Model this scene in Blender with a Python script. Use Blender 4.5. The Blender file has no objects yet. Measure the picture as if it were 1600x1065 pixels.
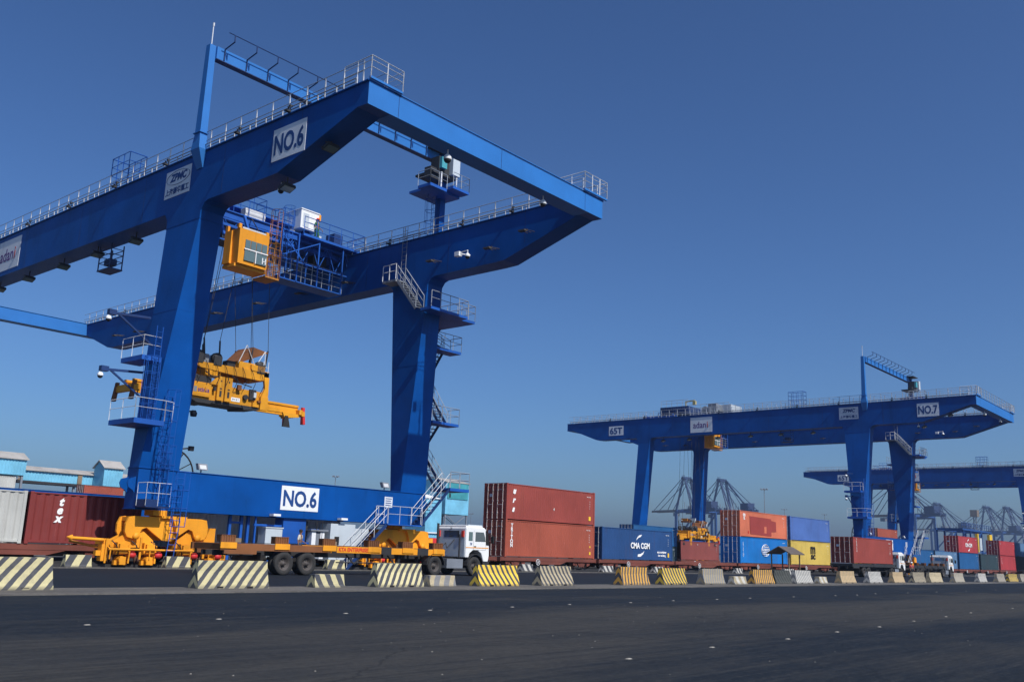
import bpy, math, random
from math import sin, cos, pi, radians
from mathutils import Vector, Matrix
R = random.Random(7)
S = bpy.context.scene
COL = S.collection
# ------------------------------------------------------------------ camera
cam = bpy.data.objects.new('camera', bpy.data.cameras.new('camera'))
COL.objects.link(cam)
fw = Vector((0.7419737, 0.63457177, 0.2163185)); rt = Vector((0.64373568, -0.76446743, 0.03455325)); up = rt.cross(fw)
cam.matrix_world = Matrix(((rt.x, up.x, -fw.x, 0), (rt.y, up.y, -fw.y, 0), (rt.z, up.z, -fw.z, 1.5), (0, 0, 0, 1)))
cam.data.sensor_width = 36.0
cam.data.lens = 1473.94 * 36 / 1600
cam.data.clip_start = 0.1
cam.data.clip_end = 9000
S.camera = cam
# ------------------------------------------------------------------ sky and sun
SUN = Vector((-0.10, -0.945, 0.98)).normalized()
W = bpy.data.worlds.new('World'); S.world = W; W.use_nodes = True
nt = W.node_tree; bg = nt.nodes['Background']
sky = nt.nodes.new('ShaderNodeTexSky'); sky.sky_type = 'NISHITA'; sky.sun_disc = False
sky.sun_elevation = math.asin(SUN.z)
sky.sun_rotation = math.atan2(SUN.x, SUN.y)
sky.air_density = 1.0; sky.dust_density = 1.2; sky.ozone_density = 10.0; sky.altitude = 0
gm = nt.nodes.new('ShaderNodeGamma'); gm.inputs[1].default_value = 1.2      # deep polarised-looking blue of the photo
nt.links.new(sky.outputs[0], gm.inputs[0]); nt.links.new(gm.outputs[0], bg.inputs[0]); bg.inputs[1].default_value = 0.079
sl = bpy.data.lights.new('sun', 'SUN'); sl.energy = 5.0; sl.angle = radians(0.53); sl.color = (1.0, 0.965, 0.92)
so = bpy.data.objects.new('sun', sl); COL.objects.link(so)
so.rotation_euler = SUN.to_track_quat('Z', 'Y').to_euler()
S.view_settings.view_transform = 'Standard'; S.view_settings.look = 'None'
S.view_settings.exposure = 0.0; S.view_settings.gamma = 1.0

# ------------------------------------------------------------------ materials
def srgb(r, g, b):
    f = lambda c: (c / 255 / 12.92) if c <= 10 else ((c / 255 + 0.055) / 1.055) ** 2.4
    return (f(r), f(g), f(b))
def newmat(name):
    m = bpy.data.materials.new(name); m.use_nodes = True
    return m, m.node_tree, m.node_tree.nodes['Principled BSDF']
def N(t, kind, **k):
    n = t.nodes.new(kind)
    for a, v in k.items(): setattr(n, a, v)
    return n
def noise(t, scale, detail=4, rough=0.6, vec=None, stretch=None, world=True):
    if vec is None:
        if world: g = N(t, 'ShaderNodeNewGeometry'); vec = g.outputs['Position']
        else: g = N(t, 'ShaderNodeTexCoord'); vec = g.outputs['Object']
    if stretch:
        mp = N(t, 'ShaderNodeMapping'); mp.inputs['Scale'].default_value = stretch
        t.links.new(vec, mp.inputs[0]); vec = mp.outputs[0]
    n = N(t, 'ShaderNodeTexNoise'); n.inputs['Scale'].default_value = scale
    n.inputs['Detail'].default_value = detail; n.inputs['Roughness'].default_value = rough
    t.links.new(vec, n.inputs['Vector'])
    return n.outputs['Fac']
def ramp(t, fac, lo, hi, a=0.0, b=1.0):
    m = N(t, 'ShaderNodeMapRange'); m.inputs[1].default_value = lo; m.inputs[2].default_value = hi
    m.inputs[3].default_value = a; m.inputs[4].default_value = b
    t.links.new(fac, m.inputs[0]); return m.outputs[0]
def mix(t, fac, c1, c2):
    m = N(t, 'ShaderNodeMix', data_type='RGBA')
    for s, v in ((0, fac), (6, c1), (7, c2)):
        if isinstance(v, (int, float)): m.inputs[s].default_value = v
        elif isinstance(v, tuple): m.inputs[s].default_value = v + (1,) if len(v) == 3 else v
        else: t.links.new(v, m.inputs[s])
    return m.outputs[2]
def sc(c, k): return tuple(min(1, x * k) for x in c)
def paint(name, col, rough=0.45, dirt=0.5, dirtcol=(0.05, 0.04, 0.03), metal=0.0, streak=1.0, vary=0.25, spec=0.4, scratch=0.0):
    """weathered paint: slow tone drift, vertical streaks of dirt or rust, fine grain"""
    m, t, p = newmat(name)
    big = noise(t, 0.35, 3, 0.6)
    st = noise(t, 1.6, 5, 0.65, stretch=(1, 1, 0.09))
    fine = noise(t, 14, 4, 0.7)
    c = mix(t, ramp(t, big, 0.3, 0.7), sc(col, 1 - vary), sc(col, 1 + vary * 0.6))
    if dirt > 0:
        c = mix(t, ramp(t, st, 0.56, 0.80, 0, 0.55 * dirt * streak), c, dirtcol)
        c = mix(t, ramp(t, fine, 0.60, 0.80, 0, 0.6 * dirt), c, dirtcol)
    if scratch > 0:
        s1 = noise(t, 2.2, 7, 0.75, stretch=(1, 1, 0.16)); s2 = noise(t, 5.5, 6, 0.7, stretch=(.5, 1, 1))
        c = mix(t, ramp(t, s1, 0.64, 0.72, 0, scratch), c, tuple(min(.7, x * 1.6 + .10) for x in col))
        c = mix(t, ramp(t, s2, 0.66, 0.74, 0, scratch), c, (0.10, 0.045, 0.025))
    t.links.new(c, p.inputs['Base Color'])
    p.inputs['Metallic'].default_value = metal
    p.inputs['Specular IOR Level'].default_value = spec
    t.links.new(ramp(t, fine, 0.3, 0.8, rough - 0.08, rough + 0.22), p.inputs['Roughness'])
    b = N(t, 'ShaderNodeBump'); b.inputs['Strength'].default_value = 0.06; b.inputs['Distance'].default_value = 0.02
    t.links.new(big, b.inputs['Height']); t.links.new(b.outputs[0], p.inputs['Normal'])
    return m
RUST = (0.10, 0.035, 0.015)
BLUE = (0.0008, 0.066, 0.285)
M = {}
M['blue'] = paint('crane_blue_paint', BLUE, 0.45, 0.65, (0.002, 0.014, 0.055), vary=0.22, spec=0.14, scratch=0.14)
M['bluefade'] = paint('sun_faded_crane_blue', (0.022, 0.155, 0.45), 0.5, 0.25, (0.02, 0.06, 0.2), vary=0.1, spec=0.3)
M['blue2'] = paint('platform_blue_paint', (0.006, 0.085, 0.38), 0.5, 0.4, (0.03, 0.03, 0.05))
M['galv'] = paint('galvanised_steel', (0.62, 0.63, 0.64), 0.45, 0.3, (0.2, 0.17, 0.14), metal=0.0)
M['railgrey'] = paint('handrail_grey', (0.30, 0.33, 0.37), 0.5, 0.3)
M['orange'] = paint('orange_machine_paint', (0.80, 0.32, 0.018), 0.55, 0.8, (0.12, 0.06, 0.02), spec=.25, scratch=.35)
M['dkorange'] = paint('grimy_orange_paint', (0.42, 0.17, 0.02), 0.6, 0.9, (0.06, 0.04, 0.02))
M['spreader'] = paint('spreader_yellow_paint', (0.66, 0.29, 0.018), 0.6, 1.0, (0.05, 0.03, 0.012), spec=.2, scratch=.6, vary=.35)
M['rustor'] = paint('rusted_orange_steel', (0.20, 0.075, 0.025), 0.8, 1.0, (0.09, 0.06, 0.04), vary=0.5)
M['white'] = paint('white_paint', (0.76, 0.77, 0.77), 0.5, 0.5, (0.30, 0.27, 0.24), vary=0.06)
M['offwhite'] = paint('cab_white_paint', (0.78, 0.78, 0.76), 0.3, 0.25, (0.2, 0.17, 0.13), vary=0.06)
M['signwhite'] = paint('sign_plate_white', (0.66, 0.69, 0.73), 0.7, 0.5, (0.32, 0.32, 0.33), vary=0.1)
M['navy'] = paint('sign_letter_blue', (0.006, 0.05, 0.20), 0.6, 0.1)
M['purple'] = paint('sign_letter_purple', (0.10, 0.03, 0.18), 0.6, 0.05)
M['redink'] = paint('letter_red', (0.62, 0.04, 0.02), 0.6, 0.1)
M['ltext'] = paint('letter_white', (0.82, 0.82, 0.80), 0.6, 0.15, (0.3, 0.25, 0.2), vary=0.05)
M['ltyellow'] = paint('label_yellow', (0.80, 0.50, 0.03), 0.6, 0.2)
M['ink'] = paint('letter_black', (0.015, 0.013, 0.012), 0.6, 0.0)
M['greybox'] = paint('cabinet_grey', (0.48, 0.53, 0.56), 0.5, 0.3, (0.15, 0.13, 0.1), vary=0.08)
M['dark'] = paint('dark_steel', (0.028, 0.028, 0.030), 0.6, 0.4, (0.08, 0.06, 0.04))
M['darkblue'] = paint('dark_blue_steel', (0.006, 0.03, 0.12), 0.5, 0.3)
M['rope'] = paint('wire_rope', (0.03, 0.03, 0.035), 0.6, 0.2)
M['rubber'] = paint('tyre_rubber', (0.030, 0.029, 0.028), 0.85, 0.5, (0.10, 0.09, 0.07))
M['rim'] = paint('wheel_rim_grime', (0.07, 0.06, 0.055), 0.7, 0.7, (0.12, 0.09, 0.06))
M['wagon'] = paint('wagon_red_brown', (0.16, 0.045, 0.03), 0.75, 0.8, (0.05, 0.035, 0.03), vary=0.3)
M['wheelsteel'] = paint('rail_wheel_steel', (0.10, 0.05, 0.035), 0.7, 0.6)
M['jib'] = paint('pale_jib_yellow', (0.42, 0.36, 0.16), 0.6, 0.4)
M['redflap'] = paint('red_guide_paint', (0.60, 0.03, 0.03), 0.5, 0.5, (0.15, 0.03, 0.02))
M['doordark'] = paint('container_gasket', (0.012, 0.011, 0.012), 0.7, 0.2)
M['rod'] = paint('lock_rod_steel', (0.55, 0.52, 0.50), 0.45, 0.5, (0.12, 0.06, 0.03))
M['teal'] = paint('light_teal_cladding', (0.17, 0.47, 0.64), 0.55, 0.5, (0.20, 0.45, 0.48), vary=0.2)
M['teal2'] = paint('green_teal_cladding', (0.05, 0.30, 0.34), 0.55, 0.5, (0.18, 0.40, 0.44), vary=0.3)
M['sheetroof'] = paint('grey_sheet_roof', (0.36, 0.34, 0.31), 0.7, 0.6, (0.18, 0.14, 0.11))
M['greycol'] = paint('lattice_grey', (0.20, 0.22, 0.25), 0.6, 0.4)
M['brownpost'] = paint('brown_post', (0.22, 0.16, 0.10), 0.8, 0.5)
M['quay'] = paint('quay_crane_blue', (0.015, 0.07, 0.24), 0.6, 0.3)
M['quaydark'] = paint('quay_crane_dark', (0.02, 0.04, 0.11), 0.6, 0.3)
M['skin'] = paint('skin', (0.22, 0.11, 0.07), 0.6, 0.0)
M['hair'] = paint('hair', (0.01, 0.008, 0.007), 0.6, 0.0)
M['jeans'] = paint('blue_trousers', (0.03, 0.07, 0.14), 0.9, 0.1)
M['trdark'] = paint('dark_trousers', (0.02, 0.02, 0.025), 0.9, 0.1)
M['shirtw'] = paint('pale_shirt', (0.62, 0.58, 0.50), 0.9, 0.1)
M['vest'] = paint('red_vest', (0.62, 0.05, 0.05), 0.8, 0.1)
M['green'] = paint('green_overall', (0.03, 0.12, 0.06), 0.9, 0.1)
M['helmetr'] = paint('red_helmet', (0.70, 0.04, 0.03), 0.4, 0.0)
M['boot'] = paint('boots', (0.02, 0.015, 0.012), 0.8, 0.0)
M['sheen'] = paint('reflective_tape', (0.70, 0.70, 0.30), 0.5, 0.0)
M['thatch'] = paint('shelter_roof', (0.12, 0.10, 0.09), 0.9, 0.5)
M['stud'] = paint('road_stud', (0.30, 0.28, 0.24), 0.8, 0.3)
M['balls'] = paint('ballast_stone', (0.22, 0.20, 0.18), 0.95, 0.5)
def glassmat():
    m, t, p = newmat('window_glass')
    p.inputs['Base Color'].default_value = (0.22, 0.26, 0.28, 1); p.inputs['Roughness'].default_value = 0.06
    p.inputs['Specular IOR Level'].default_value = 0.9; p.inputs['Metallic'].default_value = 0.75
    return m
M['glass'] = glassmat()
def glass2():
    m, t, p = newmat('cabin_glass')
    p.inputs['Base Color'].default_value = (0.10, 0.15, 0.15, 1); p.inputs['Roughness'].default_value = 0.12
    p.inputs['Specular IOR Level'].default_value = 0.8
    return m
M['glass2'] = glass2()
def asphalt(name, dark, light, scale=0.12, amt=0.9, lanes=False):
    m, t, p = newmat(name)
    a = noise(t, scale, 9, 0.68, stretch=(0.35, 1.0, 1))
    b = noise(t, 1.3, 10, 0.78, stretch=(0.22, 1.5, 1))
    f = noise(t, 16, 8, 0.85)
    g = noise(t, 5.0, 10, 0.8, stretch=(0.6, 1.3, 1))
    if lanes:      # old worn lane between the two rows of studs, newer dark surfacing beside the median
        ge = N(t, 'ShaderNodeNewGeometry'); sp_ = N(t, 'ShaderNodeSeparateXYZ'); t.links.new(ge.outputs['Position'], sp_.inputs[0])
        wb = noise(t, 0.35, 6, 0.7, stretch=(.4, 1, 1)); yy = N(t, 'ShaderNodeMath', operation='MULTIPLY_ADD'); t.links.new(wb, yy.inputs[0]); yy.inputs[1].default_value = 5.0; t.links.new(sp_.outputs['Y'], yy.inputs[2])
        m1 = ramp(t, yy.outputs[0], 16.2, 20.0, 0.13, -0.13); m2 = ramp(t, yy.outputs[0], 9.8, 11.4, -0.20, 0.0)
        ad = N(t, 'ShaderNodeMath', operation='ADD'); t.links.new(m1, ad.inputs[0]); t.links.new(m2, ad.inputs[1])
        a2 = N(t, 'ShaderNodeMath', operation='ADD'); t.links.new(a, a2.inputs[0]); t.links.new(ad.outputs[0], a2.inputs[1]); a = a2.outputs[0]
    c = mix(t, ramp(t, a, 0.42, 0.64, 0, amt), dark, light)
    c = mix(t, ramp(t, b, 0.50, 0.68, 0, 0.45), c, sc(light, 1.15))
    c = mix(t, ramp(t, b, 0.46, 0.34, 0, 0.5), c, sc(dark, 0.75))
    c = mix(t, ramp(t, g, 0.52, 0.64, 0, 0.5), c, sc(dark, 0.55))
    c = mix(t, ramp(t, g, 0.47, 0.36, 0, 0.35), c, sc(light, 1.5))
    c = mix(t, ramp(t, f, 0.56, 0.70, 0, 0.65), c, sc(light, 2.1))
    c = mix(t, ramp(t, f, 0.44, 0.32, 0, 0.6), c, sc(dark, 0.5))
    k1 = noise(t, 1.0, 6, 0.7, stretch=(0.05, 9.0, 1)); k2 = noise(t, 7, 6, 0.85, stretch=(1.0, 1.6, 1))
    c = mix(t, ramp(t, k1, 0.50, 0.62, 0, 0.40), c, sc(dark, 0.7)); c = mix(t, ramp(t, k1, 0.46, 0.36, 0, 0.30), c, sc(light, 1.3))
    c = mix(t, ramp(t, k2, 0.54, 0.64, 0, 0.40), c, sc(light, 1.6)); c = mix(t, ramp(t, k2, 0.46, 0.36, 0, 0.5), c, sc(dark, 0.6))
    v = N(t, 'ShaderNodeTexVoronoi'); v.feature = 'DISTANCE_TO_EDGE'; v.inputs['Scale'].default_value = 0.16
    gg = N(t, 'ShaderNodeNewGeometry'); w1 = N(t, 'ShaderNodeVectorMath', operation='ADD')
    nz = N(t, 'ShaderNodeTexNoise'); nz.inputs['Scale'].default_value = 0.9; nz.inputs['Detail'].default_value = 5
    t.links.new(gg.outputs['Position'], nz.inputs['Vector']); t.links.new(gg.outputs['Position'], w1.inputs[0]); t.links.new(nz.outputs['Color'], w1.inputs[1])
    t.links.new(w1.outputs[0], v.inputs['Vector'])
    c = mix(t, ramp(t, v.outputs['Distance'], 0.0, 0.006, 0.5, 0), c, sc(dark, 0.4))
    t.links.new(c, p.inputs['Base Color'])
    t.links.new(ramp(t, a, 0.3, 0.7, 0.75, 0.95), p.inputs['Roughness'])
    p.inputs['Specular IOR Level'].default_value = 0.2
    bp = N(t, 'ShaderNodeBump'); bp.inputs['Strength'].default_value = 0.8; bp.inputs['Distance'].default_value = 0.015
    t.links.new(f, bp.inputs['Height']); t.links.new(bp.outputs[0], p.inputs['Normal'])
    return m
M['asphalt'] = asphalt('asphalt', (0.0068, 0.0115, 0.0180), (0.041, 0.040, 0.0375), 0.16, 1.0, True)
M['asphalt2'] = asphalt('asphalt_far', (0.0080, 0.0125, 0.0195), (0.014, 0.018, 0.024), 0.08, 0.7)
M['concrete'] = asphalt('concrete_strip', (0.085, 0.080, 0.074), (0.15, 0.14, 0.125), 0.5, 0.9)
M['apron'] = asphalt('apron_ground', (0.085, 0.078, 0.072), (0.14, 0.13, 0.118), 0.2, 0.9)
def stripes(name, c1, c2, ang, period, duty=0.5, wear=0.3, chevron=False, wearcol=(0.14, 0.13, 0.115)):
    m, t, p = newmat(name)
    g = N(t, 'ShaderNodeTexCoord'); s = N(t, 'ShaderNodeSeparateXYZ'); t.links.new(g.outputs['Object'], s.inputs[0])
    def mth(op, a, b=None):
        n = N(t, 'ShaderNodeMath', operation=op)
        for i, v in enumerate((a, b)):
            if v is None: continue
            if isinstance(v, (int, float)): n.inputs[i].default_value = v
            else: t.links.new(v, n.inputs[i])
        return n.outputs[0]
    if chevron:   # pointing up on the end faces
        u = mth('ADD', s.outputs['Z'], mth('MULTIPLY', mth('ABSOLUTE', s.outputs['Y']), 1.1))
    else:
        u = mth('ADD', mth('MULTIPLY', s.outputs['X'], cos(ang)), mth('MULTIPLY', s.outputs['Z'], sin(ang)))
    wob = noise(t, 7, 3, 0.6)
    u = mth('ADD', u, mth('MULTIPLY', wob, 0.03))
    fr = mth('FRACT', mth('ADD', mth('DIVIDE', u, period), 100.0))
    k = mth('GREATER_THAN', fr, duty)
    c = mix(t, k, c1, c2)
    n1 = noise(t, 3.5, 6, 0.7); n2 = noise(t, 22, 4, 0.7)
    c = mix(t, ramp(t, n1, 0.50, 0.72, 0, wear), c, wearcol)
    c = mix(t, ramp(t, n2, 0.58, 0.75, 0, wear), c, wearcol)
    # splash dirt low down (real soiling of the concrete foot)
    c = mix(t, ramp(t, mth('ADD', s.outputs['Z'], mth('MULTIPLY', n1, 0.15)), 0.06, 0.20, 0.8, 0.0), c, sc(wearcol, 0.7))
    t.links.new(c, p.inputs['Base Color']); p.inputs['Roughness'].default_value = 0.85
    b = N(t, 'ShaderNodeBump'); b.inputs['Strength'].default_value = 0.3; b.inputs['Distance'].default_value = 0.01
    t.links.new(n2, b.inputs['Height']); t.links.new(b.outputs[0], p.inputs['Normal'])
    return m

# ------------------------------------------------------------------ mesh helpers
class MB:
    def __init__(s): s.v = []; s.f = []; s.smooth = []; s.mi = []; s.cur = 0
    def use(s, k): s.cur = k; return s
    def add(s, vs, fs, smooth=False):
        o = len(s.v); s.v += [tuple(v) for v in vs]
        for f in fs: s.f.append([i + o for i in f]); s.smooth.append(smooth); s.mi.append(s.cur)
        return s
    def box(s, x0, x1, y0, y1, z0, z1):
        if x0 > x1: x0, x1 = x1, x0
        if y0 > y1: y0, y1 = y1, y0
        if z0 > z1: z0, z1 = z1, z0
        return s.hexa([(x0, y0, z0), (x1, y0, z0), (x1, y1, z0), (x0, y1, z0)], [(x0, y0, z1), (x1, y0, z1), (x1, y1, z1), (x0, y1, z1)])
    def hexa(s, lo, hi):
        n = len(lo)
        fs = [list(range(n))[::-1], list(range(n, 2 * n))] + [[i, (i + 1) % n, n + (i + 1) % n, n + i] for i in range(n)]
        return s.add(list(lo) + list(hi), fs)
    def prism(s, poly, axis, a, b):
        """polygon in the plane normal to axis, extruded from a to b; poly given as the other two coords in xyz order"""
        def P(q, w): return {'x': (w, q[0], q[1]), 'y': (q[0], w, q[1]), 'z': (q[0], q[1], w)}[axis]
        ar = sum(poly[i][0] * poly[(i + 1) % len(poly)][1] - poly[(i + 1) % len(poly)][0] * poly[i][1] for i in range(len(poly)))
        if (ar < 0) != (axis == 'y'): poly = poly[::-1]
        if a > b: a, b = b, a
        return s.hexa([P(q, a) for q in poly], [P(q, b) for q in poly])
    def beam(s, p, q, w, h=None, upv=(0, 0, 1)):
        h = h or w; p = Vector(p); q = Vector(q); d = (q - p)
        if d.length < 1e-6: return s
        d.normalize(); u = Vector(upv)
        if abs(d.dot(u)) > 0.98: u = Vector((1, 0, 0))
        a = d.cross(u).normalized(); b = a.cross(d)
        f = lambda c: [c + a * (w / 2 * i) + b * (h / 2 * j) for i, j in ((-1, -1), (1, -1), (1, 1), (-1, 1))]
        return s.hexa(f(p), f(q))
    def tube(s, p, q, r, n=8, r2=None, caps=True):
        p = Vector(p); q = Vector(q); d = (q - p).normalized(); r2 = r if r2 is None else r2
        u = Vector((0, 0, 1)) if abs(d.z) < 0.95 else Vector((1, 0, 0))
        a = d.cross(u).normalized(); b = a.cross(d)
        vs = [p + (a * cos(2 * pi * i / n) + b * sin(2 * pi * i / n)) * r for i in range(n)] + [q + (a * cos(2 * pi * i / n) + b * sin(2 * pi * i / n)) * r2 for i in range(n)]
        s.add(vs, [[i, (i + 1) % n, n + (i + 1) % n, n + i] for i in range(n)], n > 6)
        if caps: s.add(vs, [list(range(n))[::-1], list(range(n, 2 * n))])
        return s
    def path(s, pts, r, n=5):
        for a, b in zip(pts, pts[1:]): s.tube(a, b, r, n)
        return s
    def lathe(s, c, axis, prof, n=20):
        """prof: list of (along, radius)"""
        c = Vector(c); ax = Vector(axis).normalized(); u = Vector((0, 0, 1)) if abs(ax.z) < 0.9 else Vector((1, 0, 0))
        a = ax.cross(u).normalized(); b = a.cross(ax); vs = []; fs = []
        for h, r in prof:
            for i in range(n): vs.append(c + ax * h + (a * cos(2 * pi * i / n) + b * sin(2 * pi * i / n)) * max(r, 1e-4))
        for k in range(len(prof) - 1):
            for i in range(n): fs.append([k * n + i, k * n + (i + 1) % n, (k + 1) * n + (i + 1) % n, (k + 1) * n + i])
        return s.add(vs, fs, True)
    def ring(s, c, axis, Rr, r, n=28, m=6):
        c = Vector(c); ax = Vector(axis).normalized(); u = Vector((0, 0, 1)) if abs(ax.z) < 0.9 else Vector((1, 0, 0))
        a = ax.cross(u).normalized(); b = a.cross(ax); vs = []; fs = []
        for i in range(n):
            e = a * cos(2 * pi * i / n) + b * sin(2 * pi * i / n)
            for j in range(m): vs.append(c + e * (Rr + r * cos(2 * pi * j / m)) + ax * (r * sin(2 * pi * j / m)))
        for i in range(n):
            for j in range(m): fs.append([i * m + j, i * m + (j + 1) % m, ((i + 1) % n) * m + (j + 1) % m, ((i + 1) % n) * m + j])
        return s.add(vs, fs, True)
    def rail(s, pts, h=1.1, step=1.5, r=0.024, n=4, mids=(0.55,), closed=False, toe=False):
        """handrail: posts, top rail and mid rails along a 3-D path at deck level"""
        pts = [Vector(p) for p in pts]; Z = Vector((0, 0, 1))
        for a, b in zip(pts, pts[1:]):
            k = max(1, round((b - a).length / step))
            for i in range(k + 1):
                c = a.lerp(b, i / k); s.tube(c, c + Z * h, r, n, caps=False)
            s.tube(a + Z * h, b + Z * h, r, n)
            for mz in mids: s.tube(a + Z * h * mz, b + Z * h * mz, r * 0.8, n)
            if toe: s.beam(a + Z * 0.06, b + Z * 0.06, 0.012, 0.12)
        return s
    def ladder(s, p, q, w=0.45, side=(1, 0, 0), cage=None, r=0.025, step=0.3):
        p = Vector(p); q = Vector(q); sd = Vector(side).normalized() * (w / 2)
        s.tube(p - sd, q - sd, r, 4); s.tube(p + sd, q + sd, r, 4)
        k = int((q - p).length / step)
        for i in range(1, k): c = p.lerp(q, i / k); s.tube(c - sd, c + sd, r * 0.7, 4, caps=False)
        if cage is not None:
            out = Vector(cage).normalized() * 0.38; rr = []
            k = max(2, int((q - p).length / 0.75))
            for i in range(k + 1):
                c = p.lerp(q, i / k); a = [c - sd, c - sd * 1.5 + out, c - sd * 0.6 + out * 1.9, c + sd * 0.6 + out * 1.9, c + sd * 1.5 + out, c + sd]
                s.path(a, r * 0.7, 4); rr.append(a)
            for j in (1, 2, 3, 4): s.tube(rr[0][j], rr[-1][j], r * 0.6, 4)
        return s
    def stairs(s, p, q, w, wd, rails=True, step=0.22):
        """flight from p up to q; wd = horizontal unit vector across the flight"""
        p = Vector(p); q = Vector(q); wd = Vector(wd).normalized() * w; Z = Vector((0, 0, 1))
        for o in (Vector((0, 0, 0)), wd): s.beam(p + o, q + o, 0.05, 0.20)
        k = max(2, int(abs(q.z - p.z) / step)); run = (q - p); run.z = 0; run = run.normalized() * 0.22
        for i in range(k):
            c = p.lerp(q, (i + 0.5) / k); s.hexa([c - run / 2, c + run / 2, c + run / 2 + wd, c - run / 2 + wd], [x + Z * 0.03 for x in (c - run / 2, c + run / 2, c + run / 2 + wd, c - run / 2 + wd)])
        return s
    def build(s, name, mat, parent=None):
        me = bpy.data.meshes.new(name)
        off = ORG.get(root_of(parent), Vector((0, 0, 0))) if parent else Vector((0, 0, 0))
        me.from_pydata([(v[0] - off[0], v[1] - off[1], v[2] - off[2]) for v in s.v], [], s.f)
        me.polygons.foreach_set('use_smooth', s.smooth)
        for mm in (mat if isinstance(mat, (list, tuple)) else [mat]): me.materials.append(M[mm] if isinstance(mm, str) else mm)
        me.polygons.foreach_set('material_index', s.mi); me.update()
        o = bpy.data.objects.new(name, me); COL.objects.link(o)
        if parent: o.parent = parent
        return o
ORG = {}
def root_of(o):
    while o and o.parent: o = o.parent
    return o
def thing(name, loc, label, cat, group=None):
    o = bpy.data.objects.new(name, None); COL.objects.link(o); o.location = loc; ORG[o] = Vector(loc)
    o['label'] = label; o['category'] = cat
    if group: o['group'] = group
    return o
def tag(o, label, cat, group=None):
    o['label'] = label; o['category'] = cat
    if group: o['group'] = group
    return o
def recentre(o, loc):
    loc = Vector(loc)
    for v in o.data.vertices: v.co -= loc
    o.location = loc; return o
def struct(o): o['kind'] = 'structure'; return o
def copytree(o, loc=None, parent=None):
    c = o.copy(); COL.objects.link(c)
    if parent: c.parent = parent
    if loc is not None: c.location = loc
    for ch in list(o.children): copytree(ch, None, c)
    return c
def text(s, size, origin, right, upd, mat, parent, name='lettering', off=0.0, xs=1.0, shear=0.0, space=1.0, align='CENTER', depth=0.008, fit=None):
    """flat lettering standing on a plane spanned by right/upd; origin = centre of the text block baseline-middle"""
    cu = bpy.data.curves.new(name, 'FONT'); cu.body = s; cu.size = size; cu.offset = off; cu.shear = shear; cu.space_character = space
    cu.align_x = align; cu.align_y = 'CENTER'; cu.extrude = depth / 2; cu.resolution_u = 3
    to = bpy.data.objects.new(name, cu); COL.objects.link(to)
    dg = bpy.context.evaluated_depsgraph_get(); me = bpy.data.meshes.new_from_object(to.evaluated_get(dg))
    bpy.data.objects.remove(to); bpy.data.curves.remove(cu)
    if fit and len(me.vertices):
        a0 = min(v.co.x for v in me.vertices); a1 = max(v.co.x for v in me.vertices); b0 = min(v.co.y for v in me.vertices); b1 = max(v.co.y for v in me.vertices)
        for v in me.vertices: v.co.x = (v.co.x - (a0 + a1) / 2) * fit[0] / (a1 - a0); v.co.y = (v.co.y - (b0 + b1) / 2) * fit[1] / (b1 - b0)
    rgt = Vector(right).normalized(); u = Vector(upd).normalized(); n = rgt.cross(u); og = Vector(origin)
    offv = ORG.get(root_of(parent), Vector((0, 0, 0)))
    for v in me.vertices: v.co = og + rgt * (v.co.x * xs) + u * v.co.y + n * v.co.z - offv
    me.name = name; me.materials.clear(); me.materials.append(M[mat]); me.update()
    o = bpy.data.objects.new(name, me); COL.objects.link(o); o.parent = parent
    return o
XP, XN, YP, YN, ZP = (1, 0, 0), (-1, 0, 0), (0, 1, 0), (0, -1, 0), (0, 0, 1)
#SECTION2
# ------------------------------------------------------------------ ground
def sheet(name, x0, x1, y0, y1, z, mat):
    return struct(MB().add([(x0, y0, z), (x1, y0, z), (x1, y1, z), (x0, y1, z)], [[0, 1, 2, 3]]).build(name, mat))
sheet('ground', -180, 2500, -180, 2500, -0.012, 'apron')
sheet('road', -180, 1200, -180, 24.55, 0.004, 'asphalt')
sheet('truck_lane', -180, 1200, 27.3, 44.0, 0.0, 'asphalt2')
struct(MB().box(-180, 1200, 24.55, 27.3, -0.01, 0.035).build('median_strip', 'concrete'))
struct(MB().box(-180, 1200, 44.0, 44.35, -0.01, 0.05).build('kerb', 'concrete'))
for yy, nm in ((46.15, 'crane_rail'), (81.15, 'crane_rail')):
    b = MB()
    b.box(-60, 700, yy + .25, yy + .33, -0.01, 0.14); b.box(-60, 700, yy + .22, yy + .36, -0.01, 0.03)
    struct(b.build(nm, 'dark'))
b = MB()
for yy in (50.2, 51.85, 56.7, 58.35): b.box(-60, 900, yy - .035, yy + .035, 0.02, 0.16)
for k in range(330):
    x = -60 + k * 0.9
    b.box(x, x + 0.24, 49.75, 52.3, -0.01, 0.028)
struct(b.build('railway_track', 'dark'))

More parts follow.
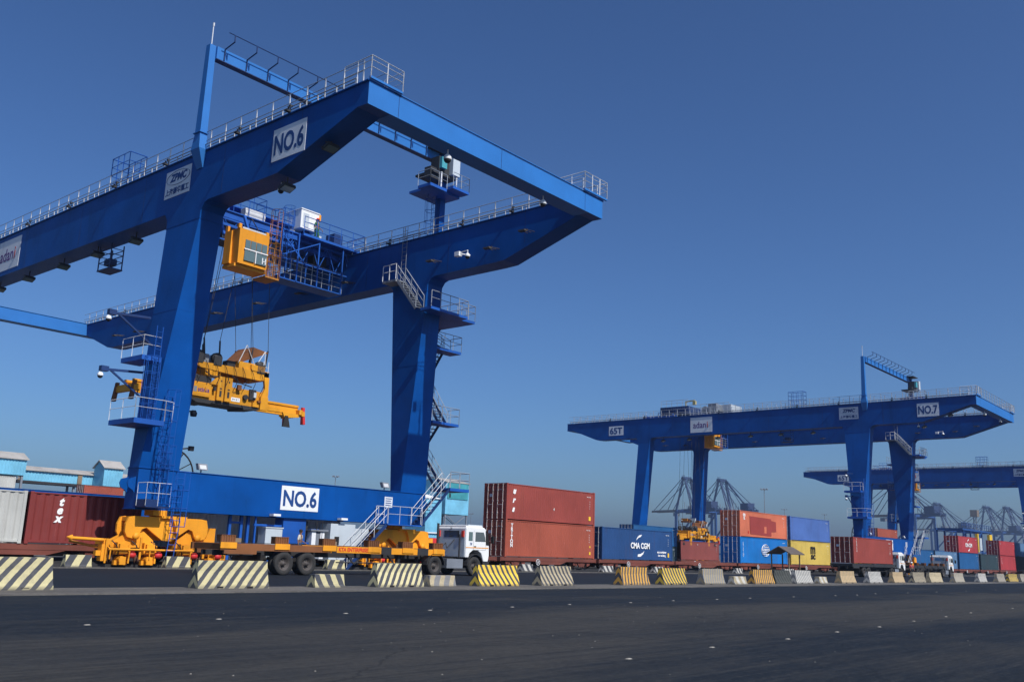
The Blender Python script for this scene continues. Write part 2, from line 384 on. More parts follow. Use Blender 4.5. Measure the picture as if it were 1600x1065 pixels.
# ------------------------------------------------------------------ small devices
def floodlight(parent, p, d=(0, -0.5, -1), s=1.0, name='floodlight'):
    """housing hung below p, facing d"""
    p = Vector(p); b = MB()
    b.tube(p, p + Vector((0, 0, -0.32 * s)), 0.035 * s, 5)
    b.beam(p + Vector((-0.3 * s, 0, -0.32 * s)), p + Vector((0.3 * s, 0, -0.32 * s)), 0.05 * s)
    c = p + Vector((0, 0, -0.5 * s)); dd = Vector(d).normalized()
    b.beam(c - dd * 0.09 * s, c + dd * 0.05 * s, 0.62 * s, 0.46 * s, (0, 1, 0.01))
    o = b.build(name, 'dark', parent)
    MB().beam(c + dd * 0.052 * s, c + dd * 0.07 * s, 0.54 * s, 0.38 * s, (0, 1, 0.01)).build('lamp_glass', 'glass2', o)
    return o
def domecam(parent, p, s=1.0):
    """dome camera: white cap, dark dome, hanging from p"""
    p = Vector(p)
    o = MB().tube(p, p + Vector((0, 0, -0.25 * s)), 0.04 * s, 6).lathe(p + Vector((0, 0, -0.55 * s)), (0, 0, 1), [(0, .20 * s), (0.05 * s, .22 * s), (.18 * s, .19 * s), (.30 * s, .08 * s), (.31 * s, 0)], 14).build('camera_housing', 'white', parent)
    MB().lathe(p + Vector((0, 0, -0.55 * s)), (0, 0, -1), [(0, .19 * s), (.08 * s, .18 * s), (.16 * s, .11 * s), (.2 * s, 0)], 14).build('camera_dome', 'ink', o)
    return o
def sidelamp(parent, p):
    """bracketed lamp on a girder web facing -X"""
    x, y, z = p; b = MB()
    for k in (-.28, 0, .28): b.tube((x, y + k, z + .1), (x - .75, y + k * .6, z + .05), 0.025, 4)
    b.beam((x - .75, y - .3, z + .05), (x - .75, y + .3, z + .05), 0.05)
    b.box(x - 1.0, x - .7, y - .26, y + .26, z - .07, z + .02)
    return b.build('floodlight', 'rim', parent)
def signpanel(parent, plane, a0, a1, z0, z1, at_, mat='signwhite', name='sign_panel', t=0.02):
    b = MB()
    if plane == 'x': b.box(at_ - t, at_ - 0.001, a0, a1, z0, z1)
    else: b.box(a0, a1, at_ - t, at_ - 0.001, z0, z1)
    return b.build(name, mat, parent)

# ------------------------------------------------------------------ gantry crane
X0, X1, GW = 26.05, 43.58, 1.42
ZT, ZB, ZE = 22.6, 19.6, 21.45
def girder(root, x):
    b = MB()
    poly = [(31.6, ZT), (31.6, ZE), (32.3, ZE + .02), (38.2, ZB + .03), (39.2, ZB), (44.45, ZB), (44.8, ZB - .12), (45.05, ZB - .45), (45.1, 18.7), (48.5, 18.7), (48.55, ZB - .4), (48.85, ZB), (79.2, ZB), (79.55, ZB - .3), (79.6, 18.7), (81.7, 18.7), (81.75, ZB - .35), (82.1, ZB), (89.0, ZB), (89.9, ZB + .1), (94.6, ZE), (95.8, ZE), (95.8, ZT)]
    b.prism(poly, 'x', x, x + GW)
    g = b.build('girder', 'blue', root)
    MB().box(x - .10, x + GW + .10, 31.55, 95.85, ZT, ZT + .05).box(x - .02, x + GW + .02, 45.08, 48.52, 18.66, 18.70).build('flange_plate', 'blue', g)
    # weld seams / stiffener lips on the visible web
    s = MB()
    for y in (36.5, 43.2, 51.5, 59.5, 67.5, 75.5, 84.5): s.box(x - .006, x - .001, y, y + .025, ZB + .12 if y > 38 else ZB + .9, ZT - .02)
    s.box(x - .006, x - .001, 36.5, 84.525, ZT - .05, ZT - .03); s.build('weld_seam', 'darkblue', g)
    r = MB()
    for xx in (x - .02, x + GW + .02):
        zz = ZT + .05
        for zh in (1.1, .58): r.tube((xx, 32, zz + zh), (xx, 95.6, zz + zh), .024, 4)
        for zh, yo in ((.30, -.07), (.22, .05)): r.tube((xx + yo, 32.4, zz + zh), (xx + yo, 95.3, zz + zh), .035, 4)
    r.use(1)
    for xx in (x - .02, x + GW + .02):
        k = 0
        y = 32.0
        while y < 95.7:
            r.box(xx - .02, xx + .02, y - .035, y + .035, ZT + .05, ZT + 1.15)
            r.box(xx - .02, xx + .02, y + .50, y + .56, ZT + .05, ZT + .42)
            y += 1.42
    r.build('handrail', ['railgrey', 'galv'], g)
    for y in (67.4, 61.2, 55.1, 49.1, 41.9, 37.5, 74, 80.5, 87):
        lam = MB().box(x - .36, x - .08, y - .10, y + .10, ZT + .06, ZT + .15); lam.tube((x - .38, y - .22, ZT + .22), (x + .05, y + .15, ZT + .12), .03, 5)
        lam.tube((x - .06, y, ZT + .1), (x - .06, y, ZT + .42), .025, 5); lam.box(x - .14, x + .02, y - .07, y + .07, ZT + .38, ZT + .48); lam.build('walkway_lamp', 'dark', g)
    MB().box(x + GW * .5 - .05, x + GW * .5 + .05, 33, 94.5, ZT + .05, ZT + .18).build('trolley_rail', 'dark', g)
    return g
def leg(root, x0t, x1t, y0t, y1t, x0b, x1b, y0b, y1b, zb=5.03):
    b = MB()
    b.hexa([(x0b, y0b, zb), (x1b, y0b, zb), (x1b, y1b, zb), (x0b, y1b, zb)], [(x0t, y0t, 18.7), (x1t, y0t, 18.7), (x1t, y1t, 18.7), (x0t, y1t, 18.7)])
    l = b.build('leg', 'blue', root)
    f = MB()
    k = 0.985
    def ringplate(t, ex=.03, h=.05):
        a = lambda p, q: p + (q - p) * t
        z = zb + (18.7 - zb) * t
        f.box(a(x0b, x0t) - ex, a(x1b, x1t) + ex, a(y0b, y0t) - ex, a(y1b, y1t) + ex, z, z + h)
    ringplate(0.0); ringplate(.62, .008, .02)
    f.build('flange_plate', 'blue', l)
    return l
def bogie(root, cx, y0=46.0, far=False):
    """wheel set under one corner: big equaliser, two rocker beams, four wheels, guard bar, drives"""
    y1 = y0 + 1.5
    P = lambda pts: [(cx + a, z) for a, z in pts]
    b = MB()
    eq = P([(-2.35, 2.15), (-2.2, 2.5), (-1.9, 2.55), (1.9, 2.55), (2.25, 2.5), (2.35, 2.15), (2.35, 1.75), (2.2, 1.5), (1.85, 1.42), (1.6, 1.55), (1.45, 1.9), (1.2, 2.0), (.25, 1.36), (-.25, 1.36), (-1.2, 2.0), (-1.45, 1.9), (-1.6, 1.55), (-1.85, 1.42), (-2.2, 1.5), (-2.35, 1.75)])
    b.prism(eq, 'y', y0 + .25, y0 + .40); b.prism(eq, 'y', y1 - .40, y1 - .25)
    b.box(cx - 2.15, cx + 2.15, y0 + .40, y1 - .40, 2.30, 2.50)
    b.box(cx - .5, cx + .5, y0 + .1, y1 - .1, 2.5, 2.62); b.box(cx - .9, cx - .1, y0 + .3, y1 - .3, 2.62, 2.9)
    b.prism(P([(.05, 2.62), (.95, 2.62), (.75, 2.25), (.60, 1.75), (.40, 1.75), (.25, 2.25)]), 'y', y0 + .05, y0 + .24)
    g = b.build('bogie', 'orange', root)
    for s in (-1, 1):
        c = cx + s * 1.75; Q = lambda pts: [(c + a * s, z) for a, z in pts]
        r = MB()
        poly = Q([(-1.15, 1.0), (-1.1, 1.35), (-.45, 1.85), (-.25, 1.9), (.1, 1.55), (.5, 1.6), (1.25, 1.2), (1.3, .95), (.9, .95)])
        r.prism(poly, 'y', y0 + .44, y0 + .58); r.prism(poly, 'y', y1 - .58, y1 - .44)
        r.lathe((c, y0 + .22, 1.55), (0, -1, 0), [(0, .17), (.08, .17), (.08, 0)], 12)
        r.box(c - 1.15, c + 1.15, y0 + .58, y1 - .58, .95, 1.15)
        for w in (-.72, .72):
            r.box(c + w - .28, c + w + .28, y0 + .06, y0 + .44, .62, 1.22)
            r.box(c + w - .22, c + w + .22, y0 - .10, y0 + .06, .70, 1.15)
            r.box(c + w + .30, c + w + .40, y0 + .02, y0 + .3, .2, 1.1)
            r.box(c + w - .34, c + w + .34, y0 + .10, y0 + .30, .12, .34)
            r.tube((c + w - .05, y0 - .12, .38), (c + w - .05, y0 + .4, .38), .17, 12)
            r.box(c + w - .18, c + w + .14, y0 - .14, y0 + .0, .14, .52)
        rb = r.build('rocker_beam', 'orange', g)
        mo = MB()
        for w in (-.72, .72):
            mo.lathe((c + w + .42, y0 + .05, .62), (1, 0, 0), [(-.1, .0), (-.1, .15), (.22, .17), (.28, .1), (.28, 0)], 12)
        mo.build('drive_motor', 'redflap', rb)
        h = MB()
        for w in (-1.25, -.2, .85): h.path([(c + w, y0 + .2, 1.3), (c + w + .15, y0 - .02, 1.1), (c + w + .3, y0, .8), (c + w + .35, y0 + .1, .55)], .03, 5)
        h.build('hose', 'ink', rb)
        for w in (-.72, .72):
            MB().lathe((c + w, y0 + .45, .36), (0, 1, 0), [(0, 0), (0, .36), (.12, .36), (.12, .30), (.32, .30), (.32, .36), (.44, .36), (.44, 0)], 20).build('wheel', 'wheelsteel', rb)
    gb = MB()
    gb.tube((cx - 3.3, y0 - .18, .88), (cx + 3.85, y0 - .18, .88), .055, 6)
    for a in (-3.2, -2.2, -1.1, 1.2, 2.3, 3.3): gb.tube((cx + a, y0 - .18, .88), (cx + a, y0 + .2, 1.0), .04, 5); gb.tube((cx + a, y0 - .18, .88), (cx + a, y0 - .16, .4), .035, 5)
    gb.tube((cx + 2.0, y0 - .1, .5), (cx + 2.0, y0 - .1, 1.4), .07, 6); gb.tube((cx - 1.6, y0 - .1, .4), (cx - 1.6, y0 - .1, 1.5), .06, 6)
    gb.box(cx - 3.5, cx - 3.15, y0 + .15, y0 + .55, .3, 1.1); gb.box(cx - 3.4, cx - 3.0, y0 + .2, y1 - .4, 1.1, 1.38); gb.box(cx - 3.75, cx - 3.5, y0 + .2, y0 + .45, .55, .8); gb.tube((cx - 3.3, y0 + .1, 1.38), (cx - 3.3, y0 + .1, .2), .05, 6); gb.box(cx + 3.1, cx + 3.5, y0 + .1, y1 - .2, .3, 1.0)
    gb.prism(P([(2.35, 1.3), (2.65, 2.1), (3.0, 2.1), (3.0, 1.2)]), 'y', y0 + .5, y0 + .9)
    gb.tube((cx - 5.0, y0 + .3, 1.36), (cx - 3.1, y0 + .3, 1.30), .08, 8); gb.tube((cx - 5.25, y0 + .3, 1.40), (cx - 5.0, y0 + .3, 1.36), .0, 8, .16)
    gb.build('guard_bar', 'orange', g)
    return g
def build_crane(name, label):
    root = thing(name, (35.5, 46.4, 0), label, 'gantry crane', 'blue rail gantry cranes over the container trains')
    gn = girder(root, X0); gf = girder(root, X1)
    for y0, y1 in ((31.6, 32.7), (94.7, 95.8)):
        t = MB().box(X0 + GW + .001, X1 - .001, y0, y1, ZE, ZT - .002).build('end_tie', 'bluefade', root)
        e = MB().box(X0 + .0, X1 + GW, y0 - .03, y0 - .001, ZE + .0, ZT + .0) if y0 < 40 else MB().box(X0, X1 + GW, y1 + .001, y1 + .03, ZE, ZT)
        e.box(X0 - .05, X1 + GW + .05, y0 - .05, y1 + .05, ZT + .052, ZT + .085)
        yy = y0 - .034 if y0 < 40 else y1 + .034
        e.build('face_plate', 'bluefade', t)
        s = MB()
        for x in (X0 + 1.9, 35.5, X1 - .4): s.box(x, x + .03, yy, yy + .003, ZE + .01, ZT - .01)
        s.box(X0 + 1.9, X1 - .37, min(yy, yy + .003), yy + .003, ZT - .04, ZT - .012); s.build('weld_seam', 'darkblue', t)
    # legs, sills
    leg(root, X0, X0 + GW, 45.1, 48.5, 24.97, 27.25, 46.4, 47.4)
    leg(root, X1, X1 + GW, 45.1, 48.5, 43.45, 45.75, 46.4, 47.4)
    leg(root, X0, X0 + GW, 79.6, 81.7, 24.97, 27.25, 80.9, 82.2)
    leg(root, X1, X1 + GW, 79.6, 81.7, 43.45, 45.75, 80.9, 82.2)
    for y0 in (46.38, 80.9):
        s = MB().box(24.97, 45.75, y0, y0 + 1.1, 2.96, 5.0).build('sill_beam', 'blue', root)
        MB().box(24.93, 45.79, y0 - .05, y0 + 1.15, 5.0, 5.03).box(24.93, 45.79, y0 - .05, y0 + 1.15, 2.90, 2.955).build('flange_plate', 'blue', s)
        l = MB()
        for xx, sg in ((24.95, -1), (45.77, 1)):
            for yy in (y0 + .12, y0 + .9):
                l.prism([(xx, 3.7), (xx, 4.55), (xx + sg * .12, 4.5), (xx + sg * .38, 4.42), (xx + sg * .46, 4.22), (xx + sg * .38, 4.0), (xx + sg * .12, 3.85)], 'y', yy, yy + .06)
        l.build('lifting_lug', 'blue', s)
    for cx in (26.9, 43.8): bogie(root, cx)
    for cx in (26.9, 43.8): bogie(root, cx, 80.8)
    MB().tube((23.4, 46.6, .95), (21.95, 46.6, 1.22), .07, 6).build('tow_arm', 'dkorange', root)
    # notices
    p = signpanel(root, 'y', 42.05, 42.75, 3.95, 4.62, 46.38, 'signwhite', 'notice_board')
    for i in range(4): MB().box(42.14, 42.66 - .06 * (i % 2), 46.352, 46.358, 4.48 - i * .14, 4.53 - i * .14).build('notice_line', 'navy', p)
    # festoon mast, beam, far mast and service platform
    b = MB().hexa([(25.60, 45.25, ZT + 1.0), (26.04, 45.25, ZT + 1.0), (26.04, 45.8, ZT + 1.0), (25.60, 45.8, ZT + 1.0)], [(25.64, 45.3, 29.05), (26.02, 45.3, 29.05), (26.02, 45.7, 29.05), (25.64, 45.7, 29.05)])
    b.hexa([(25.55, 45.1, ZT + .05), (26.04, 45.1, ZT + .05), (26.04, 45.95, ZT + .05), (25.55, 45.95, ZT + .05)], [(25.60, 45.25, ZT + 1.0), (26.04, 45.25, ZT + 1.0), (26.04, 45.8, ZT + 1.0), (25.60, 45.8, ZT + 1.0)])
    b.hexa([(26.0, 45.3, ZT - .95), (26.04, 45.3, ZT - .95), (26.04, 45.9, ZT - .95), (26.0, 45.9, ZT - .95)], [(25.55, 45.1, ZT + .05), (26.04, 45.1, ZT + .05), (26.04, 45.95, ZT + .05), (25.55, 45.95, ZT + .05)])
    b.box(25.52, 26.06, 45.16, 45.88, ZT + 1.0, ZT + 1.05)
    b.build('festoon_mast', 'bluefade', root)
    a = MB().tube((25.83, 45.5, 29.05), (25.83, 45.5, 30.5), .03, 5).box(25.79, 25.87, 45.46, 45.54, 30.3, 30.5)
    a.build('lightning_rod', 'galv', root)
    fb = MB().box(26.03, 44.1, 45.15, 45.5, 28.25, 29.0).build('festoon_beam', 'bluefade', root)
    h = MB()
    for i in range(12):
        x = 26.5 + i * 1.48
        h.path([(x, 45.11, 28.3), (x, 45.11, 29.0), (x + .1, 44.35, 29.25), (x + .1, 44.35, 29.65)], .04, 5)
    h.tube((26.2, 44.35, 29.65), (44.1, 44.35, 29.65), .03, 5); h.box(26.03, 44.1, 45.11, 45.54, 28.20, 28.25)
    h.build('cable_hanger', 'darkblue', fb)
    m = MB().box(44.3, 44.8, 45.0, 45.5, ZT, 28.9); m.ladder((43.9, 45.2, ZT + .2), (43.9, 45.2, 26.0), .45, (0, 1, 0), cage=(-1, 0, 0))
    m.build('festoon_mast', 'blue', root)
    pl = MB().box(42.4, 45.2, 44.0, 46.2, 25.55, 25.72).box(41.7, 43.3, 43.4, 44.6, 25.35, 25.55).box(43.7, 45.3, 43.2, 44.0, 25.72, 25.9).build('service_platform', 'blue2', root)
    MB().rail([(41.7, 44.6, 25.55), (41.7, 43.4, 25.55), (43.3, 43.4, 25.55)], 1.0, .9, .025).rail([(43.7, 43.2, 25.9), (45.3, 43.2, 25.9), (45.3, 44.0, 25.9), (45.2, 46.2, 25.72)], 1.0, .9, .025).build('handrail', 'railgrey', pl)
    e = MB().box(43.2, 44.2, 44.2, 45.0, 27.0, 28.2).box(42.7, 44.9, 44.2, 46.0, 26.85, 27.0).box(42.9, 45.0, 44.2, 46.1, 28.9, 29.0)
    e.box(42.6, 43.6, 44.4, 45.0, 26.5, 27.3)
    e.build('cable_reel_housing', 'dark', root)
    MB().box(43.25, 43.75, 43.95, 44.2, 27.3, 28.1).build('junction_box', 'teal2', root)
    MB().box(44.3, 45.0, 43.9, 44.9, 27.1, 28.4).build('electric_cabinet', 'greybox', root)
    MB().tube((43.2, 43.9, 25.7), (43.2, 43.9, 26.9), .06, 6).tube((44.6, 43.8, 25.9), (44.6, 43.8, 26.9), .05, 6).build('support_post', 'galv', root)
    # corner rails at the end of both girders
    for xa, xb in ((X0 - .02, X0 + 2.0), (X1 - .6, X1 + GW + .3)):
        c = MB().rail([(xa, 33.4, ZT + .1), (xa, 31.45, ZT + .1), (xb, 31.45, ZT + .1), (xb, 32.8, ZT + .1)], 1.15, .9, .03, mids=(.5, .8))
        c = c.build('corner_rail', 'galv', root)
        MB().box(xa - .02, xb, 31.42, 31.54, ZT + .09, ZT + .2).build('toe_board', 'bluefade', c)
    # floodlights and cameras
    for y in (38.2, 53.2, 58.0, 62.7, 68.0, 72.9, 77.5): floodlight(root, (26.7, y, ZB), (0, -.35, -1), 1.15)
    floodlight(root, (26.7, 34.9, ZE - .55), (0, -.35, -1), 1.15)
    for y, z in ((36.0, 20.95), (38.9, 20.35), (44.1, 20.4), (53.0, 20.3), (58.5, 20.3), (64, 20.3), (70, 20.3), (83, 20.3), (87, 20.4)): sidelamp(root, (X1, y, z))
    domecam(root, (32.0, 32.15, ZE), 1.0); domecam(root, (39.9, 32.15, ZE), .9); domecam(root, (42.5, 40.4, 20.4), .8)
    domecam(root, (26.9, 39.0, ZB - .05), .8)
    MB().box(42.3, 42.6, 41.0, 41.4, 20.1, 20.4).tube((42.5, 41.2, 20.3), (43.6, 41.2, 20.5), .04, 5).tube((42.5, 40.4, 20.4), (42.5, 41.2, 20.35), .04, 5).build('spot_lamp', 'white', root)
    # left leg platforms, ladders, camera arms
    p1 = MB().box(23.7, 25.35, 45.1, 47.7, 7.12, 7.38).build('leg_platform', 'blue2', root)
    MB().rail([(25.35, 45.1, 7.38), (23.7, 45.1, 7.38), (23.7, 47.7, 7.38)], 1.05, 1.3, .02).rail([(25.35, 45.1, 7.38), (25.9, 45.3, 7.38)], 1.05, .6, .02).build('handrail', 'galv', p1)
    p2 = MB().box(24.2, 25.3, 46.0, 48.2, 10.55, 10.8).build('leg_platform', 'blue2', root)
    MB().rail([(25.2, 46.0, 10.8), (24.2, 46.0, 10.8), (24.2, 48.2, 10.8)], 1.05, 1.0, .02).build('handrail', 'galv', p2)
    l = MB().ladder((24.95, 45.85, 7.4), (24.9, 45.75, 12.4), .42, (1, .3, 0))
    l.ladder((25.0, 45.7, 7.4), (25.0, 45.7, 10.7), .45, (0, 1, 0), cage=(-1, 0, 0))
    l.ladder((25.85, 45.85, 5.0), (25.95, 45.75, 9.1), .45, (1, 0, 0), cage=(0, -1, 0)); l.ladder((26.1, 45.9, 3.2), (26.1, 45.9, 6.2), .45, (1, 0, 0), cage=(0, -1, 0))
    l.ladder((26.95, 45.75, 2.1), (27.0, 45.75, 4.9), .5, (1, 0, 0), cage=(0, -1, 0)); l.ladder((26.75, 45.6, .25), (26.95, 45.6, 2.4), .42, (1, 0, 0))
    l.build('caged_ladder', 'blue2', root)
    p3 = MB().box(24.95, 26.3, 45.3, 46.3, 3.0, 3.08).box(24.95, 25.6, 45.3, 46.3, 3.08, 3.4).build('leg_platform', 'darkblue', root)
    MB().rail([(24.95, 46.2, 3.08), (24.95, 45.3, 3.08), (26.3, 45.3, 3.08)], 1.15, .7, .018).build('handrail', 'galv', p3)
    for zt, yb in ((12.95, 47.3), (9.95, 47.4)):
        c = MB().beam((25.1, yb, zt + .15), (23.1, yb, zt), .12).beam((23.3, yb, zt), (25.4, yb, zt - 1.35), .09).box(22.75, 23.15, yb - .15, yb + .15, zt - .12, zt + .15)
        o = c.build('camera_arm', 'darkblue', root); domecam(root, (22.8, yb, zt - .0), .7)
    c = MB().beam((27.1, 46.6, 8.2), (27.7, 46.4, 8.3), .08).lathe((27.75, 46.4, 8.2), (0, 0, 1), [(-.2, .0), (-.18, .16), (0, .2), (.15, .12), (.15, 0)], 10).beam((27.3, 46.6, 6.2), (27.8, 46.4, 6.3), .08).box(27.7, 27.95, 46.3, 46.5, 6.15, 6.4)
    c.build('loudspeaker', 'dark', root)
    # cage below and cage above the near girder
    c = MB()
    for x in (26.9, 27.7):
        for y in (56.6, 58.1): c.beam((x, y, 18.0), (x, y, ZB), .06)
    for z in (18.02, 18.5, 18.95, 19.3):
        c.beam((26.9, 56.6, z), (27.7, 56.6, z), .04); c.beam((26.9, 58.1, z), (27.7, 58.1, z), .04); c.beam((26.9, 56.6, z), (26.9, 58.1, z), .04); c.beam((27.7, 56.6, z), (27.7, 58.1, z), .04)
    c.box(26.85, 27.75, 56.55, 58.15, 17.95, 18.02); c.box(27.0, 27.5, 56.9, 57.6, 18.3, 18.7)
    c.build('inspection_cage', 'darkblue', root)
    MB().rail([(26.2, 54.3, ZT + .1), (26.2, 56.5, ZT + .1), (27.3, 56.5, ZT + .1), (27.3, 54.3, ZT + .1), (26.2, 54.3, ZT + .1)], 2.3, .75, .03, mids=(.25, .5, .75)).build('access_cage', 'blue2', root)
    # equipment under the sill
    b = MB().box(34.36, 36.0, 46.5, 47.3, 1.5, 2.9).box(34.0, 36.3, 46.45, 47.35, 1.45, 1.55).box(34.2, 36.1, 46.6, 47.2, .5, 1.45)
    for x in (31.0, 31.75, 32.2): b.beam((x, 46.9, .45), (x, 46.9, 2.92), .16)
    b.beam((31.0, 46.9, 2.5), (31.8, 46.9, 2.5), .12); b.beam((32.4, 46.6, 2.42), (34.3, 46.6, 2.42), .12); b.beam((32.5, 46.6, .5), (32.5, 46.6, 2.9), .1)
    b.box(31.7, 34.3, 46.3, 47.4, .38, .5); b.box(36.5, 37.1, 46.6, 47.0, 2.0, 2.35)
    b.build('equipment_frame', 'blue2', root)
    MB().box(33.04, 34.2, 46.3, 47.0, .6, 2.27).box(33.0, 34.25, 46.26, 47.05, 2.27, 2.33).build('electric_cabinet', 'greybox', root)
    MB().box(36.35, 36.65, 46.3, 46.8, .6, 2.2).box(37.0, 37.3, 46.3, 46.8, .6, 2.2).build('transformer_fin', 'white', root)
    MB().box(36.65, 37.0, 46.34, 46.9, .6, 2.1).box(36.2, 37.5, 46.2, 47.2, 2.22, 2.32).build('transformer', 'greycol', root)
    c = MB().box(37.66, 39.6, 46.2, 47.2, .5, 2.72).box(39.62, 40.9, 46.4, 47.2, .5, 2.5).build('control_cabin', 'greybox', root)
    MB().box(38.0, 38.35, 46.17, 46.2, 1.45, 1.95).build('cabin_window', 'ink', c)
    MB().tube((36.6, 46.2, 2.3), (36.6, 46.2, 2.8), .03, 5).tube((37.1, 46.3, 1.2), (37.1, 46.3, 2.85), .02, 5).box(35.9, 36.3, 46.7, 47.2, 1.9, 2.8).build('cable_chain', 'dark', root)
    for x in (33.2, 38.2): MB().box(x, x + .5, 45.9, 46.3, 2.95, 3.08).build('work_lamp', 'white', root)
    for x in (28.75, 42.25):
        f = MB().tube((x, 46.7, 5.0), (x, 46.7, 5.2), .04, 5).hexa([(x - .28, 46.45, 5.2), (x + .28, 46.45, 5.2), (x + .28, 46.7, 5.2), (x - .28, 46.7, 5.2)], [(x - .28, 46.6, 5.55), (x + .28, 46.6, 5.55), (x + .28, 46.85, 5.55), (x - .28, 46.85, 5.55)]).build('floodlight', 'greycol', root)
        MB().hexa([(x - .2, 46.46, 5.25), (x + .2, 46.46, 5.25), (x + .2, 46.48, 5.25), (x - .2, 46.48, 5.25)], [(x - .2, 46.58, 5.5), (x + .2, 46.58, 5.5), (x + .2, 46.6, 5.5), (x - .2, 46.6, 5.5)]).build('lamp_glass', 'galv', f)
    w = MB().ring((27.75, 48.2, 4.9), (0, 1, 0), 1.45, .05, 32, 6).ring((27.75, 48.2, 4.9), (0, 1, 0), .3, .06, 16, 6)
    for i in range(12): w.beam((27.75 + .3 * cos(i * pi / 6), 48.2, 4.9 + .3 * sin(i * pi / 6)), (27.75 + 1.45 * cos(i * pi / 6), 48.2, 4.9 + 1.45 * sin(i * pi / 6)), .07, .04)
    w.build('cable_reel', 'brownpost', root)
    # stairs
    d = MB().box(41.3, 44.3, 45.1, 46.3, 2.80, 2.88).build('stair_platform', 'blue2', root)
    MB().rail([(41.3, 45.1, 2.88), (44.3, 45.1, 2.88)], 1.1, 1.0, .021).rail([(41.3, 46.25, 2.88), (42.0, 46.25, 2.88)], 1.1, .7, .028).build('handrail', 'galv', d)
    for (a, bb) in (((38.25, 0, .05), (41.3, 0, 2.82)), ((44.25, 0, 2.85), (46.9, 0, 5.45))):
        d = MB().stairs((a[0], 45.2, a[2]), (bb[0], 45.2, bb[2]), .8, YP).build('staircase', 'darkblue', root)
        for yy in (45.17, 46.03): MB().rail([(a[0], yy, a[2] + .1), (bb[0], yy, bb[2] + .1)], 1.0, 1.4, .021).build('handrail', 'galv', d)
    MB().box(46.8, 48.7, 45.1, 47.0, 5.3, 5.5).build('stair_platform', 'blue2', root)
    LD = [((47.0, 5.5), (48.9, 7.7), 47.35), ((48.9, 7.7), (47.0, 10.0), 46.6), ((47.0, 10.0), (48.9, 12.6), 47.35), ((48.9, 12.6), (47.0, 15.2), 46.6), ((47.0, 15.2), (48.9, 16.3), 47.35), ((48.9, 16.3), (47.9, 17.3), 47.2)]
    for x0, x1, z, y0, y1 in ((46.1, 48.1, 7.7, 48.9, 49.8), (45.6, 48.2, 10.0, 45.9, 47.0), (46.1, 47.9, 12.6, 48.9, 49.8), (45.5, 48.1, 15.2, 45.9, 47.0), (46.1, 47.9, 16.3, 48.9, 49.8)): MB().box(x0, x1, y0, y1, z - .15, z + .03).build('stair_platform', 'blue2', root)
    MB().box(43.0, 46.6, 44.0, 45.05, 17.12, 17.3).box(45.05, 46.6, 45.05, 48.5, 17.12, 17.3).build('stair_platform', 'blue2', root)
    for (a, bb, yy) in LD:
        d = MB().stairs((yy, a[0], a[1]), (yy, bb[0], bb[1]), .75, XP).build('staircase', 'darkblue', root)  # dark blue puts the shading of these flights into their colour
        for o in (0, .75): MB().rail([(yy + o, a[0], a[1]), (yy + o, bb[0], bb[1])], 1.0, .9, .026).build('handrail', 'railgrey', d)
    st = MB(); r = MB()
    st.stairs((42.75, 45.25, 17.25), (42.75, 47.25, 19.55), .75, XP);     st.box(42.6, 43.55, 47.25, 48.6, 19.45, 19.6); st.ladder((43.3, 47.3, 19.6), (43.3, 47.3, ZT + 1.0), .45, (0, 1, 0))
    stc = st.build('staircase', 'greycol', root)
    for o in (0, .75): MB().rail([(42.75 + o, 45.25, 17.3), (42.75 + o, 47.25, 19.6)], 1.0, .9, .03).build('handrail', 'railgrey', stc)
    r.rail([(43.0, 44.0, 17.3), (46.6, 44.0, 17.3), (46.6, 47.0, 17.3)], 1.1, .9, .03); MB().rail([(42.6, 48.6, 19.6), (42.6, 47.25, 19.6)], 1.1, .7, .035).build('handrail', 'galv', stc)
    for x0, x1, z, y0, y1 in ((45.6, 48.2, 10.0, 45.9, 47.0), (45.5, 48.1, 15.2, 45.9, 47.0)): MB().rail([(x0, y0, z), (x1, y0, z), (x1, y1, z)], 1.1, .8, .026).build('handrail', 'railgrey', stc)
    for z in (7.7, 12.6, 16.3): MB().rail([(46.1, 49.8, z), (47.9, 49.8, z), (47.9, 48.9, z)], 1.1, .8, .026).build('handrail', 'railgrey', stc)
    MB().box(46.6, 48.0, 44.6, 48.0, 17.12, 17.3).build('stair_platform', 'blue2', root); r.rail([(46.6, 44.6, 17.3), (48.0, 44.6, 17.3), (48.0, 48.0, 17.3)], 1.1, .9, .028)
    MB().rail([(46.8, 45.1, 5.5), (48.7, 45.1, 5.5), (48.7, 47.0, 5.5)], 1.1, .9, .028).build('handrail', 'railgrey', stc)
    r.build('handrail', 'railgrey', stc)
    # the common signs
    p = signpanel(root, 'x', 84.55, 87.35, 20.25, 21.75, X0); text('65T', 1.5, (X0 - .026, 85.95, 21.0), YN, ZP, 'navy', p, off=.045, fit=(2.4, 1.1))
    p = signpanel(root, 'x', 68.6, 72.3, 19.95, 22.25, X0); a = text('adan', 1.35, (X0 - .026, 71.85, 21.05), YN, ZP, 'purple', p, off=.012, xs=.9, align='LEFT'); e_ = min(v.co.y for v in a.data.vertices) + 46.4; text('i', 1.35, (X0 - .026, e_ - .10, 21.05), YN, ZP, 'redink', p, off=.012, align='LEFT')
    p = signpanel(root, 'x', 46.5, 49.15, 20.55, 22.2, X0)
    text('ZPMC', .62, (X0 - .026, 47.82, 21.70), YN, ZP, 'navy', p, off=.03, shear=.25, xs=1.0, name='lettering')
    text('上海振华重工', .41, (X0 - .026, 47.82, 20.88), YN, ZP, 'navy', p, off=.012, name='lettering')
    rb = MB(); n = 40
